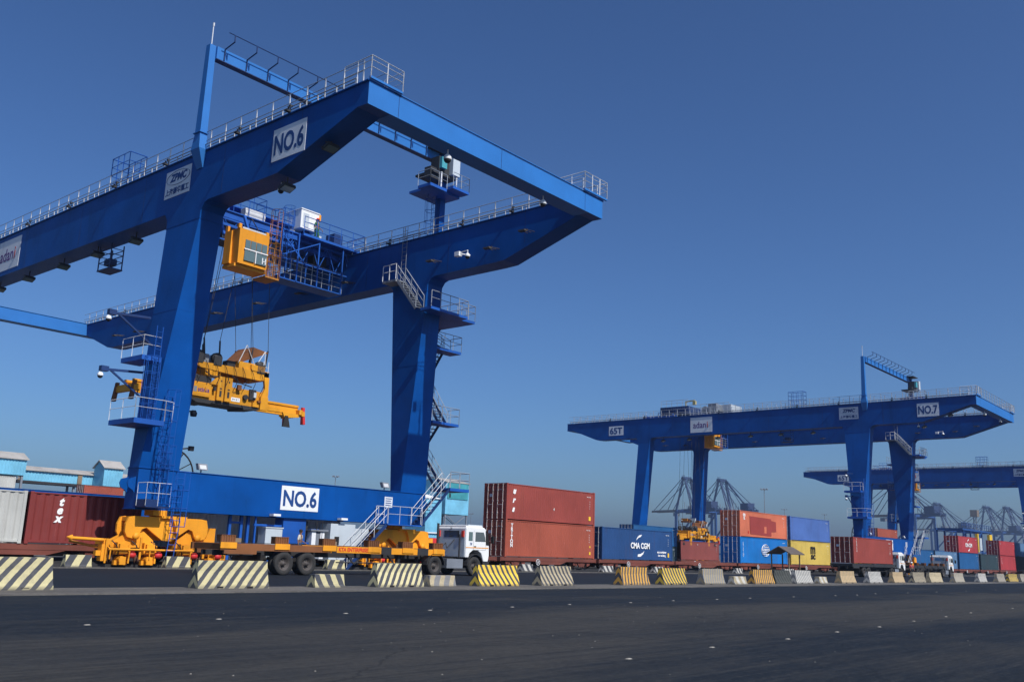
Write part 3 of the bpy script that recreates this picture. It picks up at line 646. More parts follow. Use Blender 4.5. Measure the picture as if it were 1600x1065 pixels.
    for k in range(n):
        a, c = 2 * pi * k / n, 2 * pi * (k + 1) / n
        if abs(sin(a)) < .45 and False: continue
        rb.beam((X0 - .024, 47.82 + 1.22 * cos(a), 21.68 + .42 * sin(a)), (X0 - .024, 47.82 + 1.22 * cos(c), 21.68 + .42 * sin(c)), .01, .05, XP)
    rb.build('emblem_ring', 'navy', p)
    return root
def number_signs(root, dx, txt):
    p = signpanel(root, 'x', 36.1, 38.8, 20.3, 22.05, X0 + dx); text(txt, 1.5, (X0 + dx - .026, 37.45, 21.17), YN, ZP, 'navy', p, off=.045, fit=(2.42, 1.12))
    p = signpanel(root, 'y', 33.95 + dx, 36.7 + dx, 3.35, 4.75, 46.38, 'white'); text(txt, 1.5, (35.33 + dx, 46.354, 4.05), XP, ZP, 'navy', p, off=.045, fit=(2.45, .98))
crane = build_crane('gantry_crane', 'large blue rail gantry crane NO.6, the nearest crane, at the left')
proto_kids = list(crane.children)
DX7, DX8 = 101.25, 197.65
c7 = copytree(crane, (35.5 + DX7, 46.4, 0)); ORG[c7] = Vector((35.5 + DX7, 46.4, 0)); c7['label'] = 'blue rail gantry crane NO.7 over the middle of the container train'
c8 = copytree(crane, (35.5 + DX8, 46.4, 0)); ORG[c8] = Vector((35.5 + DX8, 46.4, 0)); c8['label'] = 'farthest blue gantry crane, behind the legs of NO.7 and cut off at right'
number_signs(crane, 0, 'NO.6'); number_signs(c7, DX7, 'NO.7'); number_signs(c8, DX8, 'NO.8')
for c, dx in ((c7, DX7), (c8, DX8)):
    r = MB().rail([(X0 + dx, 31.5, ZT + .1), (X1 + GW + dx, 31.5, ZT + .1)], 1.15, 1.3, .03, mids=(.33, .66)).build('tie_handrail', 'railgrey', c)

# ------------------------------------------------------------------ trolley and spreader
def build_trolley(label):
    t = thing('crane_trolley', (35.5, 56.0, ZT + .2), label, 'crane trolley', 'trolleys riding on the gantry cranes')
    zd = ZT + .35
    f = MB()
    for y in (53.9, 56.5, 59.4): f.beam((26.6, y, zd - .15), (44.6, y, zd - .15), .35, .45)
    for x in (26.75, 31.5, 35.6, 39.6, 44.3): f.beam((x, 53.8, zd - .17), (x, 59.6, zd - .17), .3, .4)
    f.box(31.0, 44.4, 53.6, 59.6, zd + .06, zd + .14); f.box(38.8, 44.4, 53.0, 53.7, zd - .12, zd + .05)
    for y in (54.3, 59.0):
        for x in (26.76, 44.3): f.lathe((x - .1, y, ZT + .4), (1, 0, 0), [(0, 0), (0, .2), (.2, .2), (.2, 0)], 14)
    f.build('platform_frame', 'blue2', t)
    MB().rail([(31.0, 53.6, zd + .14), (38.2, 53.6, zd + .14)], 1.1, 1.2, .028).rail([(38.8, 53.0, zd + .05), (44.4, 53.0, zd + .05), (44.4, 55.0, zd + .05)], 1.25, 1.2, .03, mids=(.33, .66)).rail([(31.0, 59.6, zd + .14), (44.4, 59.6, zd + .14)], 1.1, 1.3, .028).rail([(31.0, 53.6, zd + .14), (31.0, 59.6, zd + .14)], 1.1, 1.2, .028).build('handrail', 'blue2', t)
    # upper deck with hoist machinery
    u = MB().box(33.5, 40.0, 54.6, 59.0, zd + .9, zd + 1.0)
    for x in (33.7, 36.5, 39.8): u.beam((x, 54.8, zd), (x, 54.8, zd + .9), .14); u.beam((x, 58.8, zd), (x, 58.8, zd + .9), .14)
    u.box(32.0, 38.2, 53.75, 54.2, zd - .5, zd - .1); u.beam((31.5, 53.7, zd - .9), (38.5, 53.7, zd - .9), .18)
    ud = u.build('upper_deck', 'blue2', t)
    MB().rail([(33.5, 59.0, zd + 1.0), (33.5, 54.6, zd + 1.0), (36.6, 54.6, zd + 1.0), (36.6, 55.8, zd + 1.0), (38.2, 55.8, zd + 1.0), (38.2, 54.6, zd + 1.0), (40.0, 54.6, zd + 1.0)], 1.1, .9, .028).build('handrail', 'blue2', ud)
    m = MB().tube((34.3, 56.0, zd + .7), (38.5, 56.0, zd + .7), .45, 16).tube((34.3, 57.9, zd + .7), (38.5, 57.9, zd + .7), .45, 16).box(40.3, 41.6, 54.8, 56.2, zd + .14, zd + .8).box(42.3, 43.1, 54.0, 55.0, zd + .14, zd + 1.2)
    m.build('hoist_drum', 'darkblue', t)
    h = MB().box(39.1, 40.7, 53.9, 55.6, zd + .75, zd + 2.15).box(39.05, 40.75, 53.85, 55.65, zd + 2.15, zd + 2.22).build('electrical_house', 'white', t)
    MB().box(39.3, 39.8, 53.88, 53.9, zd + .9, zd + 1.9).box(39.8, 40.5, 53.88, 53.9, zd + 1.3, zd + 1.34).build('house_door', 'greybox', h)
    MB().box(40.72, 40.95, 54.0, 54.25, zd + 1.7, zd + 2.2).build('beacon', 'orange', h)
    MB().box(34.4, 36.0, 53.75, 54.3, zd + .15, zd + .75).tube((34.4, 54.0, zd + .45), (36.0, 54.0, zd + .45), .3, 12).build('air_conditioner', 'galv', t)
    MB().tube((34.9, 53.7, zd + .1), (33.3, 50.2, 20.9), .035, 6).build('cable', 'rope', t)
    q = random.Random(3)
    for k in range(26):
        x = q.uniform(31.4, 43.8); y = q.uniform(53.9, 58.5); w = q.uniform(.12, .55); h_ = q.uniform(.2, 1.0)
        z_ = zd + .14 if q.random() < .5 else zd - 1.0 - q.random() * .8
        MB().box(x, x + w, y, y + w, z_, z_ + h_).build('machine_part', q.choice(['darkblue', 'dark', 'greycol', 'greybox', 'blue2']), t)
    pp = MB()
    for k in range(9):
        x = 31.2 + k * 1.5
        pp.path([(x, 53.8, zd + .1), (x + .3, 53.75, zd - .7), (x + 1.0, 53.9, zd - 1.0), (x + 1.5, 53.8, zd + .1)], .035, 5)
        pp.beam((x, 53.85, zd - .3), (x + .75, 53.85, zd - 1.9), .05); pp.beam((x + .75, 53.85, zd - 1.9), (x + 1.5, 53.85, zd - .3), .05)
    pp.beam((31.2, 53.85, zd - 1.9), (44.2, 53.85, zd - 1.9), .09); pp.tube((31.0, 53.8, zd + .1), (44.6, 53.8, zd + .1), .04, 5)
    pp.build('bracing_truss', 'blue2', t)
    MB().ladder((37.5, 53.4, 20.0), (37.5, 53.4, zd + 1.6), .5, XP, cage=YN).build('access_ladder', 'blue2', t)
    # driver cabin
    c = MB().hexa([(31.85, 50.1, 18.5), (34.0, 50.1, 18.5), (34.0, 51.6, 18.5), (31.85, 51.6, 18.5)], [(31.75, 50.0, 20.75), (33.95, 50.0, 20.75), (33.95, 51.6, 20.75), (31.75, 51.6, 20.75)])
    c.box(31.68, 31.84, 50.8, 51.55, 18.55, 20.7); c.box(31.7, 31.9, 50.05, 50.25, 20.75, 21.05); c.box(33.75, 33.95, 50.05, 50.25, 20.75, 21.0); c.box(31.7, 31.85, 51.3, 51.55, 20.7, 21.1)
    c.box(31.75, 34.1, 50.3, 51.6, 18.3, 18.5)
    c = c.build('driver_cabin', 'orange', t)
    g = MB()
    X = lambda k: 31.75 + 2.25 * k
    for i in range(4): g.box(X(.22 + i * .185), X(.22 + i * .185 + .165), 49.99, 50.03, 19.55, 20.1)
    g.box(X(.22), X(.56), 50.01, 50.07, 18.75, 19.42); g.box(X(.61), X(.96), 50.01, 50.07, 18.72, 19.42)
    g.build('cabin_window', 'glass2', c)
    g = MB().box(X(.20), X(.98), 49.97, 50.05, 19.45, 19.52).box(X(.575), X(.60), 49.97, 50.06, 18.7, 19.45).box(X(.80), X(.83), 49.97, 50.06, 18.8, 19.2).box(X(.90), X(.93), 49.97, 50.06, 18.8, 19.2).box(X(.80), X(.93), 49.97, 50.06, 18.95, 19.0)
    g.build('window_frame', 'white', c)
    MB().box(31.95, 33.7, 50.0, 50.5, 20.76, 20.86).build('sun_visor', 'galv', c)
    a = MB().box(34.05, 35.1, 50.2, 51.6, 18.1, 18.2).rail([(34.05, 50.2, 18.2), (35.1, 50.2, 18.2), (35.1, 51.6, 18.2)], 1.9, .5, .026, mids=(.25, .5, .75))
    a.ladder((34.9, 51.0, 18.2), (34.9, 51.0, zd), .5, XP, cage=YN)
    a.build('access_ladder', 'dkorange', t)
    for x in (31.9, 34.0):
        MB().beam((x, 52.0, 20.7), (x, 53.2, zd - .1), .16).build('cabin_hanger', 'blue2', t)
    # lower maintenance gallery hung under the frame
    l = MB().box(37.2, 42.7, 53.2, 54.6, 19.35, 19.43)
    for x in (37.2, 38.6, 40.4, 42.6): l.beam((x, 53.2, 19.4), (x, 53.2, zd), .09); l.beam((x, 54.6, 19.4), (x, 54.6, zd), .09)
    l.beam((37.2, 53.2, 21.0), (40.4, 53.2, zd - .3), .07); l.beam((37.2, 53.2, zd - .4), (39.5, 53.2, 20.6), .07); l.beam((38.6, 53.2, 20.9), (42.6, 53.2, 20.9), .05)
    l.box(38.3, 43.3, 54.2, 59.0, zd - .75, zd - .35)
    lg = l.build('maintenance_gallery', 'blue2', t)
    MB().rail([(37.2, 53.2, 19.43), (42.7, 53.2, 19.43)], 1.5, .9, .026, mids=(.25, .5, .75)).rail([(37.2, 53.2, 19.43), (37.2, 54.6, 19.43)], 1.3, .7, .026).build('handrail', 'railgrey', lg)
    MB().box(31.2, 43.0, 54.3, 58.8, zd - .7, zd - .3).box(41.0, 42.2, 54.6, 55.4, 21.6, 22.3).build('underframe_machinery', 'dark', t)
    return t
def ropes(t, zb, ys=(55.2, 57.0), xs=(33.6, 34.6, 36.6, 37.6), zt=None):
    r = MB()
    for y in ys:
        for i, x in enumerate(xs):
            r.tube((x + (-.5, -.1, .1, .35)[i], y, zb + 1.2), (x + (.3, .9, -.9, -.3)[i], y, zt or ZT - .3), .022, 4)
            r.tube((x + (-.3, 0, 0, .2)[i], y, zb - .25), (x + (-.5, -.1, .1, .35)[i], y, zb + 1.2), .06, 5)
    r.build('hoist_rope', 'rope', t)
def build_spreader(label):
    """telescopic container spreader with head block; local frame in crane 6 coordinates"""
    t = thing('container_spreader', (35.3, 56.0, 10.2), label, 'container spreader', 'yellow container spreaders hanging from the cranes')
    # head block
    h = MB()
    h.prism([(32.2, 12.85), (33.0, 12.5), (35.5, 12.35), (37.6, 12.3), (38.3, 12.45), (38.3, 13.0), (37.4, 12.95), (34.8, 12.9)], 'y', 54.9, 55.1).prism([(32.2, 12.85), (33.0, 12.5), (35.5, 12.35), (37.6, 12.3), (38.3, 12.45), (38.3, 13.0), (37.4, 12.95), (34.8, 12.9)], 'y', 57.1, 57.3)
    h.box(32.3, 32.7, 54.9, 57.3, 12.6, 12.9); h.box(37.9, 38.3, 54.9, 57.3, 12.4, 12.95); h.box(35.9, 37.2, 55.0, 55.8, 12.95, 13.4); h.box(36.8, 37.9, 54.85, 55.0, 12.9, 13.3)
    for x in (32.4, 38.1): h.prism([(x - .2, 12.6), (x + .22, 12.6), (x + .25, 11.5), (x + .2, 10.6), (x - .3, 10.6), (x - .3, 11.2), (x - .05, 11.8)], 'y', 54.85, 55.05)
    h.build('head_block', 'spreader', t)
    for x in (34.2, 37.6, 32.8):
        s = MB().lathe((x, 54.95, 13.3), (0, 1, 0), [(0, 0), (0, .36), (.3, .36), (.3, 0)], 16); s.lathe((x, 57.0, 13.3), (0, 1, 0), [(0, 0), (0, .36), (.3, .36), (.3, 0)], 16)
        s.box(x - .3, x + .3, 54.85, 54.95, 12.8, 13.4); s.box(x - .1, x + .1, 54.9, 57.2, 12.85, 12.95); s.build('rope_sheave', 'dark', t)
    MB().box(33.2, 33.7, 55.2, 56.2, 12.9, 13.5).build('cable_box', 'greycol', t); MB().box(35.0, 35.6, 55.0, 55.6, 12.9, 13.3).build('cable_box', 'dark', t)
    MB().hexa([(35.8, 55.2, 13.4), (36.2, 55.2, 13.4), (36.2, 56.8, 13.4), (35.8, 56.8, 13.4)], [(36.9, 55.0, 14.55), (38.2, 55.0, 14.35), (38.2, 57.0, 14.4), (37.0, 57.0, 14.6)]).build('cable_basket', 'rustor', t)
    MB().path([(35.9, 55.1, 13.3), (36.4, 55.0, 14.6), (37.2, 55.0, 13.2), (37.9, 55.0, 14.4), (38.0, 55.0, 13.0)], .03, 4).ladder((38.0, 54.9, 12.9), (38.0, 54.9, 13.7), .4, XP).build('basket_frame', 'galv', t)
    q = random.Random(5)
    for k in range(22):
        x = q.uniform(32.3, 38.0); up_ = q.random() < .6; z_ = q.uniform(12.85, 13.2) if up_ else q.uniform(10.6, 11.6); w = q.uniform(.08, .3)
        MB().box(x, x + w, 54.78 if not up_ else q.uniform(54.9, 56.8), 54.95 if not up_ else 57.0, z_, z_ + q.uniform(.08, .45)).build('machine_part', q.choice(['dark', 'spreader', 'dkorange', 'greybox', 'rustor', 'dark']), t)
    for k in range(8):
        x = 32.6 + k * .7; MB().path([(x, 54.85, 13.0), (x + .15, 54.75, 12.6), (x + .4, 54.8, 12.0), (x + .2, 54.85, 11.4)], .022, 4).build('hose', 'ink', t)
    # main frame
    f = MB().box(31.8, 38.3, 55.05, 55.35, 10.45, 11.55).box(31.8, 38.3, 56.65, 56.95, 10.45, 11.55).box(31.8, 32.1, 55.1, 56.9, 10.5, 11.5).box(38.0, 38.3, 55.1, 56.9, 10.5, 11.5)
    f.box(34.35, 34.85, 54.85, 55.05, 10.5, 12.1); f.box(34.95, 35.45, 54.85, 55.05, 10.5, 12.1); f.prism([(33.8, 11.5), (34.35, 12.1), (34.35, 11.5)], 'y', 54.9, 55.0)
    f.box(37.75, 38.35, 54.8, 55.05, 10.3, 11.2); f.box(37.2, 37.7, 54.9, 55.05, 10.45, 10.75); f.box(32.1, 33.9, 54.88, 55.05, 10.6, 11.45)
    f.build('spreader_frame', 'spreader', t)
    d = MB().box(34.0, 37.2, 55.05, 56.9, 10.28, 10.46).prism([(32.4, 10.45), (34.3, 10.45), (34.0, 10.2), (33.0, 10.2)], 'y', 55.0, 56.9).prism([(36.4, 10.45), (38.2, 10.45), (37.9, 10.3), (36.6, 10.15)], 'y', 55.0, 56.9)
    d.path([(33.4, 54.95, 12.3), (33.9, 54.9, 12.0), (34.6, 54.9, 12.1)], .04, 5).path([(35.4, 54.9, 12.3), (36.0, 54.9, 11.9), (37.0, 54.9, 11.75)], .04, 5)
    d.box(36.9, 37.4, 54.9, 55.05, 10.9, 11.6); d.tube((36.6, 54.85, 11.0), (36.6, 55.05, 11.0), .18, 10); d.box(32.4, 34.0, 55.1, 56.0, 11.56, 12.0)
    for x in (34.6, 35.2): d.box(x - .08, x + .08, 54.835, 54.85, 10.75, 11.15); d.box(x - .08, x + .08, 54.835, 54.85, 11.25, 11.33); d.box(x - .05, x + .05, 54.835, 54.85, 11.75, 11.85)
    d.build('hydraulic_unit', 'dark', t)
    # telescopic beams both sides
    for sg in (-1, 1):
        xm = 35.05; X = lambda a: xm + sg * a
        b = MB()
        for y in (55.4, 56.4):
            b.box(X(3.2), X(6.3), y - .1, y + .1, 10.95, 11.1); b.box(X(3.2), X(6.3), y - .14, y + .14, 10.42, 10.7); b.box(X(3.2), X(6.3), y - .03, y + .03, 10.7, 10.95)
        b.box(X(6.05), X(6.45), 54.85, 57.25, 10.4, 10.75); b.box(X(6.25), X(6.5), 54.8, 57.3, 10.3, 10.65); b.prism([(X(4.7), 10.42), (X(6.2), 10.42), (X(6.1), 10.2), (X(4.9), 10.05)], 'y', 54.95, 55.1)
        b.build('telescopic_beam', 'spreader', t)
        k = MB()
        for y in (54.95, 57.1): k.hexa([(X(6.42), y - .12, 9.75), (X(6.62), y - .12, 9.75), (X(6.62), y + .2, 9.75), (X(6.42), y + .2, 9.75)], [(X(6.30), y - .1, 10.95), (X(6.50), y - .1, 10.95), (X(6.50), y + .1, 10.95), (X(6.30), y + .1, 10.95)])
        k.build('guide_flap', 'redflap' if sg > 0 else 'rustor', t)
        k = MB().hexa([(X(4.7), 54.8, 9.4), (X(5.3), 54.8, 9.4), (X(5.3), 54.95, 9.4), (X(4.7), 54.95, 9.4)], [(X(4.9), 54.9, 10.2), (X(5.15), 54.9, 10.2), (X(5.15), 55.0, 10.2), (X(4.9), 55.0, 10.2)])
        k.build('guide_flap', 'ink', t)
    p = MB().box(32.15, 33.8, 54.865, 54.878, 10.7, 11.4).build('name_plate', 'spreader', t)
    text('stinis', .42, (33.35, 54.855, 11.02), XP, ZP, 'purple', p, off=.008)
    MB().box(32.2, 32.85, 54.85, 54.863, 10.85, 11.2).build('grille_plate', 'greycol', t)
    q = MB().box(35.55, 36.25, 55.03, 55.045, 10.62, 10.88).build('notice_plate', 'white', t)
    text('SWL 40 T', .12, (35.9, 55.02, 10.75), XP, ZP, 'ink', q)
    text('SP 347', .2, (35.95, 55.035, 11.2), XP, ZP, 'ink', t)
    return t
tr = build_trolley('trolley of crane NO.6 with a yellow driver cabin hung below the nearest girder')
ropes(tr, 13.3, (55.05, 57.1), (33.6, 34.4, 36.8, 37.8))
sp = build_spreader('empty yellow telescopic spreader hanging in the air under crane NO.6')
tr7 = copytree(tr, (35.5 + DX7, 77.5, ZT + .2)); tr7['label'] = 'trolley of crane NO.7 riding above its name sign, between the girders'; ORG[tr7] = Vector(tr7.location)
tr8 = copytree(tr, (35.5 + DX8, 77.0, ZT + .2)); tr8['label'] = 'trolley of the farthest crane, its cabin showing beside a leg of NO.7'
MB().tube((131.0, 75.2, ZT + .3), (131.0, 75.2, ZT + 3.0), .12, 6).beam((131.0, 75.3, ZT + 2.9), (131.0, 73.6, ZT + 3.0), .14, .18).box(130.8, 131.2, 73.4, 73.9, ZT + 2.3, ZT + 2.9).build('service_jib', 'jib', tr7)
b = MB().box(128.2, 139.5, 73.2, 78.2, ZT + .5, ZT + 1.75)
for k in range(12): b.box(128.12, 128.2, 73.4 + k * .4, 73.5 + k * .4, ZT + .5, ZT + 1.7)
b.build('machinery_housing', 'darkblue', tr7)
MB().tube((129.5, 71.0, ZT + 1.1), (137, 71.0, ZT + 1.1), .6, 14).box(129, 133, 68.8, 70.2, ZT + .5, ZT + 1.9).build('hoist_machinery', 'greycol', tr7)
MB().box(129.5, 133, 66.6, 68.0, ZT + .5, ZT + 1.7).build('electric_cabinet', 'greybox', tr7)
MB().rail([(128.3, 73.3, ZT + 1.75), (128.3, 78.1, ZT + 1.75)], 1.0, .9, .03).rail([(128.3, 66.3, ZT + .5), (128.3, 73.0, ZT + .5)], 1.3, .9, .03).build('handrail', 'railgrey', tr7)
for ch in list(tr7.children):
    if ch.name.startswith('hoist_rope'): bpy.data.objects.remove(ch)
for ch in list(tr8.children):
    if ch.name.startswith('hoist_rope'): bpy.data.objects.remove(ch)

ropes(tr7, 5.9, (76.5, 78.6), (134.9, 135.7, 138.1, 139.0))
# ------------------------------------------------------------------ containers
YC = 49.7
CM = {}
def cmat(name, col, dirt=0.6, rust=RUST, vary=0.16):
    if name not in CM: CM[name] = paint('container_' + name, sc(col, .92), 0.5, dirt, rust, vary=vary, spec=0.25, scratch=.55)
    return CM[name]
RED1 = ('oxide_red', (0.30, 0.060, 0.045)); RED2 = ('brick_red', (0.36, 0.085, 0.050)); TEXR = ('maroon', (0.22, 0.040, 0.035))
CORAL = ('coral', (0.62, 0.17, 0.09)); BLU = ('navy_blue', (0.020, 0.070, 0.20)); COS = ('bright_blue', (0.010, 0.17, 0.50))
SLATE = ('slate_blue', (0.08, 0.16, 0.42)); YEL = ('yellow', (0.62, 0.45, 0.10)); WHT = ('grey_white', (0.50, 0.50, 0.46)); BRN = ('brown_red', (0.26, 0.07, 0.06))
CRIM = ('crimson', (0.42, 0.05, 0.055)); MIDB = ('mid_blue', (0.015, 0.10, 0.26)); PALEB = ('pale_blue', (0.10, 0.20, 0.34)); DGRN = ('dark_teal', (0.030, 0.055, 0.065))
def corr(b, x0, x1, z0, z1, y, sgn, pitch, dep):
    """trapezoidal corrugation of a side wall lying in y, outer crest towards sgn"""
    xs = []; x = x0; k = 0
    pat = ((.0, 0), (.26, 0), (.5, 1), (.76, 1))
    n = max(2, round((x1 - x0) / pitch)); pitch = (x1 - x0) / n
    for i in range(n):
        for f, d in pat: xs.append((x0 + (i + f) * pitch, d))
    xs.append((x1, 0)); vs = []; RW = 7
    ph = [(R.uniform(0, 6), R.uniform(.5, 1.6), R.uniform(1, 3)) for _ in range(3)]
    for xx, d in xs:
        for r in range(RW):
            fr = r / (RW - 1); zz = z0 + (z1 - z0) * fr
            dn = sum(sin(p_ + xx * a_ + fr * b_ * 2) for p_, a_, b_ in ph) * .004 + R.uniform(-.003, .003)
            vs.append((xx, y - sgn * (d * dep + max(-.004, dn) * min(1, 6 * fr * (1 - fr)) + (.001 if dn else 0)), zz))
    b.add(vs, [[RW * i + r, RW * (i + 1) + r, RW * (i + 1) + r + 1, RW * i + r + 1][::(1 if sgn < 0 else -1)] for i in range(len(xs) - 1) for r in range(RW - 1)])
def container(x, y, z, kind, label, L=12.192, H=2.896, group='containers standing on the rail wagons', doors=True, pitch=.278, dep=.036):
    Wd = 2.438
    t = thing('shipping_container', (x, y, z), label, 'shipping container', group)
    m = cmat(*kind)
    f = MB()
    for xx in (x, x + L - .16):
        for yy in (y, y + Wd - .16):
            f.box(xx, xx + .16, yy, yy + .16, z + .118, z + H - .118)
    f.box(x + .178, x + L - .178, y + .012, y + .10, z + .06, z + .17); f.box(x + .178, x + L - .178, y + Wd - .10, y + Wd - .004, z + .02, z + .16)
    f.box(x + .178, x + L - .178, y + .012, y + .07, z + H - .09, z + H - .03); f.box(x + .178, x + L - .178, y + Wd - .07, y + Wd - .012, z + H - .07, z + H - .008)
    for xx in (x + .01, x + L - .12): f.box(xx, xx + .11, y + .162, y + Wd - .162, z + .02, z + .15); f.box(xx, xx + .11, y + .162, y + Wd - .162, z + H - .13, z + H - .01)
    f.build('frame', m, t)
    for xx in (x, x + L - .178):
        for yy in (y, y + Wd - .162):
            for zz in (z, z + H - .118): MB().box(xx - .002, xx + .18, yy - .002, yy + .164, zz, zz + .118).build('corner_casting', m, t)
    s = MB(); corr(s, x + .16, x + L - .16, z + .16, z + H - .07, y + .03, -1, pitch, dep); s.build('side_panel', m, t)
    s = MB(); corr(s, x + .16, x + L - .16, z + .16, z + H - .07, y + Wd - .03, 1, pitch, dep); s.build('side_panel', m, t)
    MB().box(x + .1, x + L - .1, y + .07, y + Wd - .07, z + H - .05, z + H - .025).build('roof', m, t)
    MB().box(x + .1, x + L - .1, y + .1, y + Wd - .1, z + .12, z + .15).build('floor', 'dark', t)
    MB().box(x + L - .07, x + L - .04, y + .16, y + Wd - .16, z + .15, z + H - .13).build('end_wall', m, t)
    if doors:
        for k, yy in enumerate((y + .165, y + Wd / 2 + .01)):
            w = Wd / 2 - .175
            d = MB().box(x + .045, x + .075, yy, yy + w, z + .155, z + H - .135)
            for i in range(5):
                zz = z + .28 + i * (H - .5) / 5
                d.hexa([(x + .02, yy + .06, zz + .03), (x + .02, yy + w - .06, zz + .03), (x + .045, yy + w - .03, zz), (x + .045, yy + .03, zz)][::-1],
                       [(x + .02, yy + .06, zz + (H - .5) / 5 - .1), (x + .02, yy + w - .06, zz + (H - .5) / 5 - .1), (x + .045, yy + w - .03, zz + (H - .5) / 5 - .06), (x + .045, yy + .03, zz + (H - .5) / 5 - .06)][::-1])
            d = d.build('door', m, t)
            for ro in (.24, .76):
                r = MB(); yr = yy + w * ro
                r.tube((x - .012, yr, z + .06), (x - .012, yr, z + H - .06), .022, 6)
                for zz in (.08, .5, H * .5, H - .6, H - .12): r.box(x - .035, x + .02, yr - .05, yr + .05, z + zz, z + zz + .06)
                r.box(x - .05, x - .02, yr - .02, yr + .26 * (1 if ro < .5 else -1), z + H * .40, z + H * .40 + .035)
                r.build('lock_rod', 'rod', d)
            if k == 1: MB().box(x + .012, x + .018, yy + .3, yy + .62, z + H * .62, z + H * .70).build('data_plate', 'signwhite', d)
            else: text('22G1', .12, (x + .010, yy + w * .5, z + H * .82), YN, ZP, 'ltext', d)
    # small data lettering at the right of the near side
    if L > 8:
        text('TRLU 7306', .13, (x + L - .9, y + .024, z + H - .45), XP, ZP, 'ltext', t, name='id_marking')
        for i in range(4): text('|||||', .10, (x + L - .75, y + .024, z + H - .85 - i * .2), XP, ZP, 'ltext', t, name='id_marking', xs=.5)
    return t
def vtext(t, s, x, y, ztop, size, pitch, mat='ltext', shear=0, **k):
    for i, c in enumerate(s): text(c, size, (x - i * shear * .12, y, ztop - i * pitch), XP, ZP, mat, t, shear=shear, **k)
CF = YC - .001   # lettering sits just outside the crests
# --- left of the crane
c = container(14.95, YC, 1.0, WHT, 'dirty grey-white container at the left edge of the photo, beside the maroon one', 6.058, 2.591, pitch=.42, dep=.05, doors=False)
vtext(c, '23110', 19.0, CF + .022, 3.0, .10, .16, 'ink'); MB().box(19.45, 19.75, CF + .015, CF + .022, 2.35, 2.6).build('label', 'ltyellow', c); MB().box(19.4, 19.62, CF + .015, CF + .022, 2.0, 2.2).build('label', 'signwhite', c)
c = container(21.16, YC, 1.0, TEXR, 'maroon container with three white lower-case letters running down its side', 6.058, 2.591, pitch=.44, dep=.05, doors=False)
vtext(c, 'tex', 22.75, CF + .022, 3.13, .58, .42, shear=.25, off=.03)
c = container(29.1, YC, 1.0, WHT, 'pale grey container under the NO.6 sill beam, seen between the two wheel sets')
# --- double stack
c = container(58.15, YC, 1.0, RED2, 'brick-red container, lower of the first double stack, behind the white truck')
vtext(c, 'TRITON', 58.95, CF + .022, 3.45, .42, .31, shear=0, off=.012); MB().box(69.6, 69.8, CF + .012, CF + .022, 1.35, 1.6).build('label', 'ltyellow', c); MB().box(69.62, 69.78, CF + .012, CF + .022, 1.95, 2.1).build('label', 'ltyellow', c)
c = container(58.15, YC, 3.9, RED1, 'oxide-red container, upper of the first double stack, with three slanting white letters')
vtext(c, 'urs', 59.1, CF + .022, 6.2, .62, .72, shear=.3, off=.04); text('4', .35, (64.4, CF + .022, 5.0), XP, ZP, 'ltext', c); MB().box(69.45, 69.75, CF + .012, CF + .022, 4.3, 4.65).build('label', 'ltyellow', c)
c = container(71.57, YC, 1.0, BLU, 'dark navy container with two white swooshes, right of the red double stack')
text('CMA CGM', .9, (77.9, CF + .0, 2.35), XP, ZP, 'ltext', c, off=.03, fit=(3.3, .56))
text('eco container', .30, (81.8, CF + .022, 1.82), XP, ZP, 'ltext', c, off=.01); text('low emitting', .27, (81.8, CF + .022, 1.50), XP, ZP, 'ltext', c, off=.008)
def swoosh(t, pts, y):
    MB().prism(pts, 'y', y - .004, y + .006).build('emblem', 'ltext', t)
def cma(t, cx, cz, s, y):
    swoosh(t, [(cx - .75 * s, cz + .50 * s), (cx - .55 * s, cz + .78 * s), (cx - .2 * s, cz + 1.0 * s), (cx + .3 * s, cz + 1.1 * s), (cx + .1 * s, cz + .88 * s), (cx - .3 * s, cz + .78 * s), (cx - .58 * s, cz + .62 * s)], y)
    swoosh(t, [(cx + .75 * s, cz - .50 * s), (cx + .55 * s, cz - .80 * s), (cx + .1 * s, cz - 1.05 * s), (cx - .45 * s, cz - 1.08 * s), (cx - .4 * s, cz - .84 * s), (cx + .05 * s, cz - .80 * s), (cx + .5 * s, cz - .66 * s)], y)
cma(c, 77.9, 2.35, .95, CF + .02)
MB().box(82.9, 83.15, CF + .012, CF + .022, 1.35, 1.75).build('label', 'ltyellow', c)
c = container(131.0, 76.2, 1.0, BRN, 'plain brown-red container with a yellow spreader resting on its roof', doors=False, group='containers stacked farther back in the yard')
text('51', .3, (136.2, 76.19, 3.4), XP, ZP, 'ltext', c)
X = 98.36
c = container(X, YC, 1.0, COS, 'bright blue container with a white globe emblem, left of the yellow one')
b = MB()
def ell(rx, rz, n=30): return [(X + 6.3 + rx * cos(2 * pi * k / n), CF - .002, 2.5 + rz * sin(2 * pi * k / n)) for k in range(n + 1)]
b.path(ell(1.0, .66), .035, 4)
for rx in (.42,): b.path([q for q in ell(rx, .64)[:16] if abs(q[2] - 2.5) > .28], .022, 4); b.path([q for q in ell(rx, .64)[15:] if abs(q[2] - 2.5) > .28], .022, 4)
for zz, ww in ((.40, .78), (-.40, .78)): b.box(X + 6.3 - ww, X + 6.3 + ww, CF - .01, CF + .004, 2.5 + zz - .03, 2.5 + zz + .03)
b.build('emblem', 'ltext', c)
text('COSCO', .52, (X + 6.3, CF - .003, 2.58), XP, ZP, 'ltext', c, off=.02, fit=(1.75, .30)); text('SHIPPING', .3, (X + 6.3, CF - .003, 2.28), XP, ZP, 'ltext', c, off=.01, fit=(1.5, .16))
vtext(c, 'SHIPPING', X + .75, CF + .022, 3.2, .26, .2)
c = container(X, YC, 3.9, CORAL, 'faded coral container with a darker repainted patch, upper left of the four-box block')
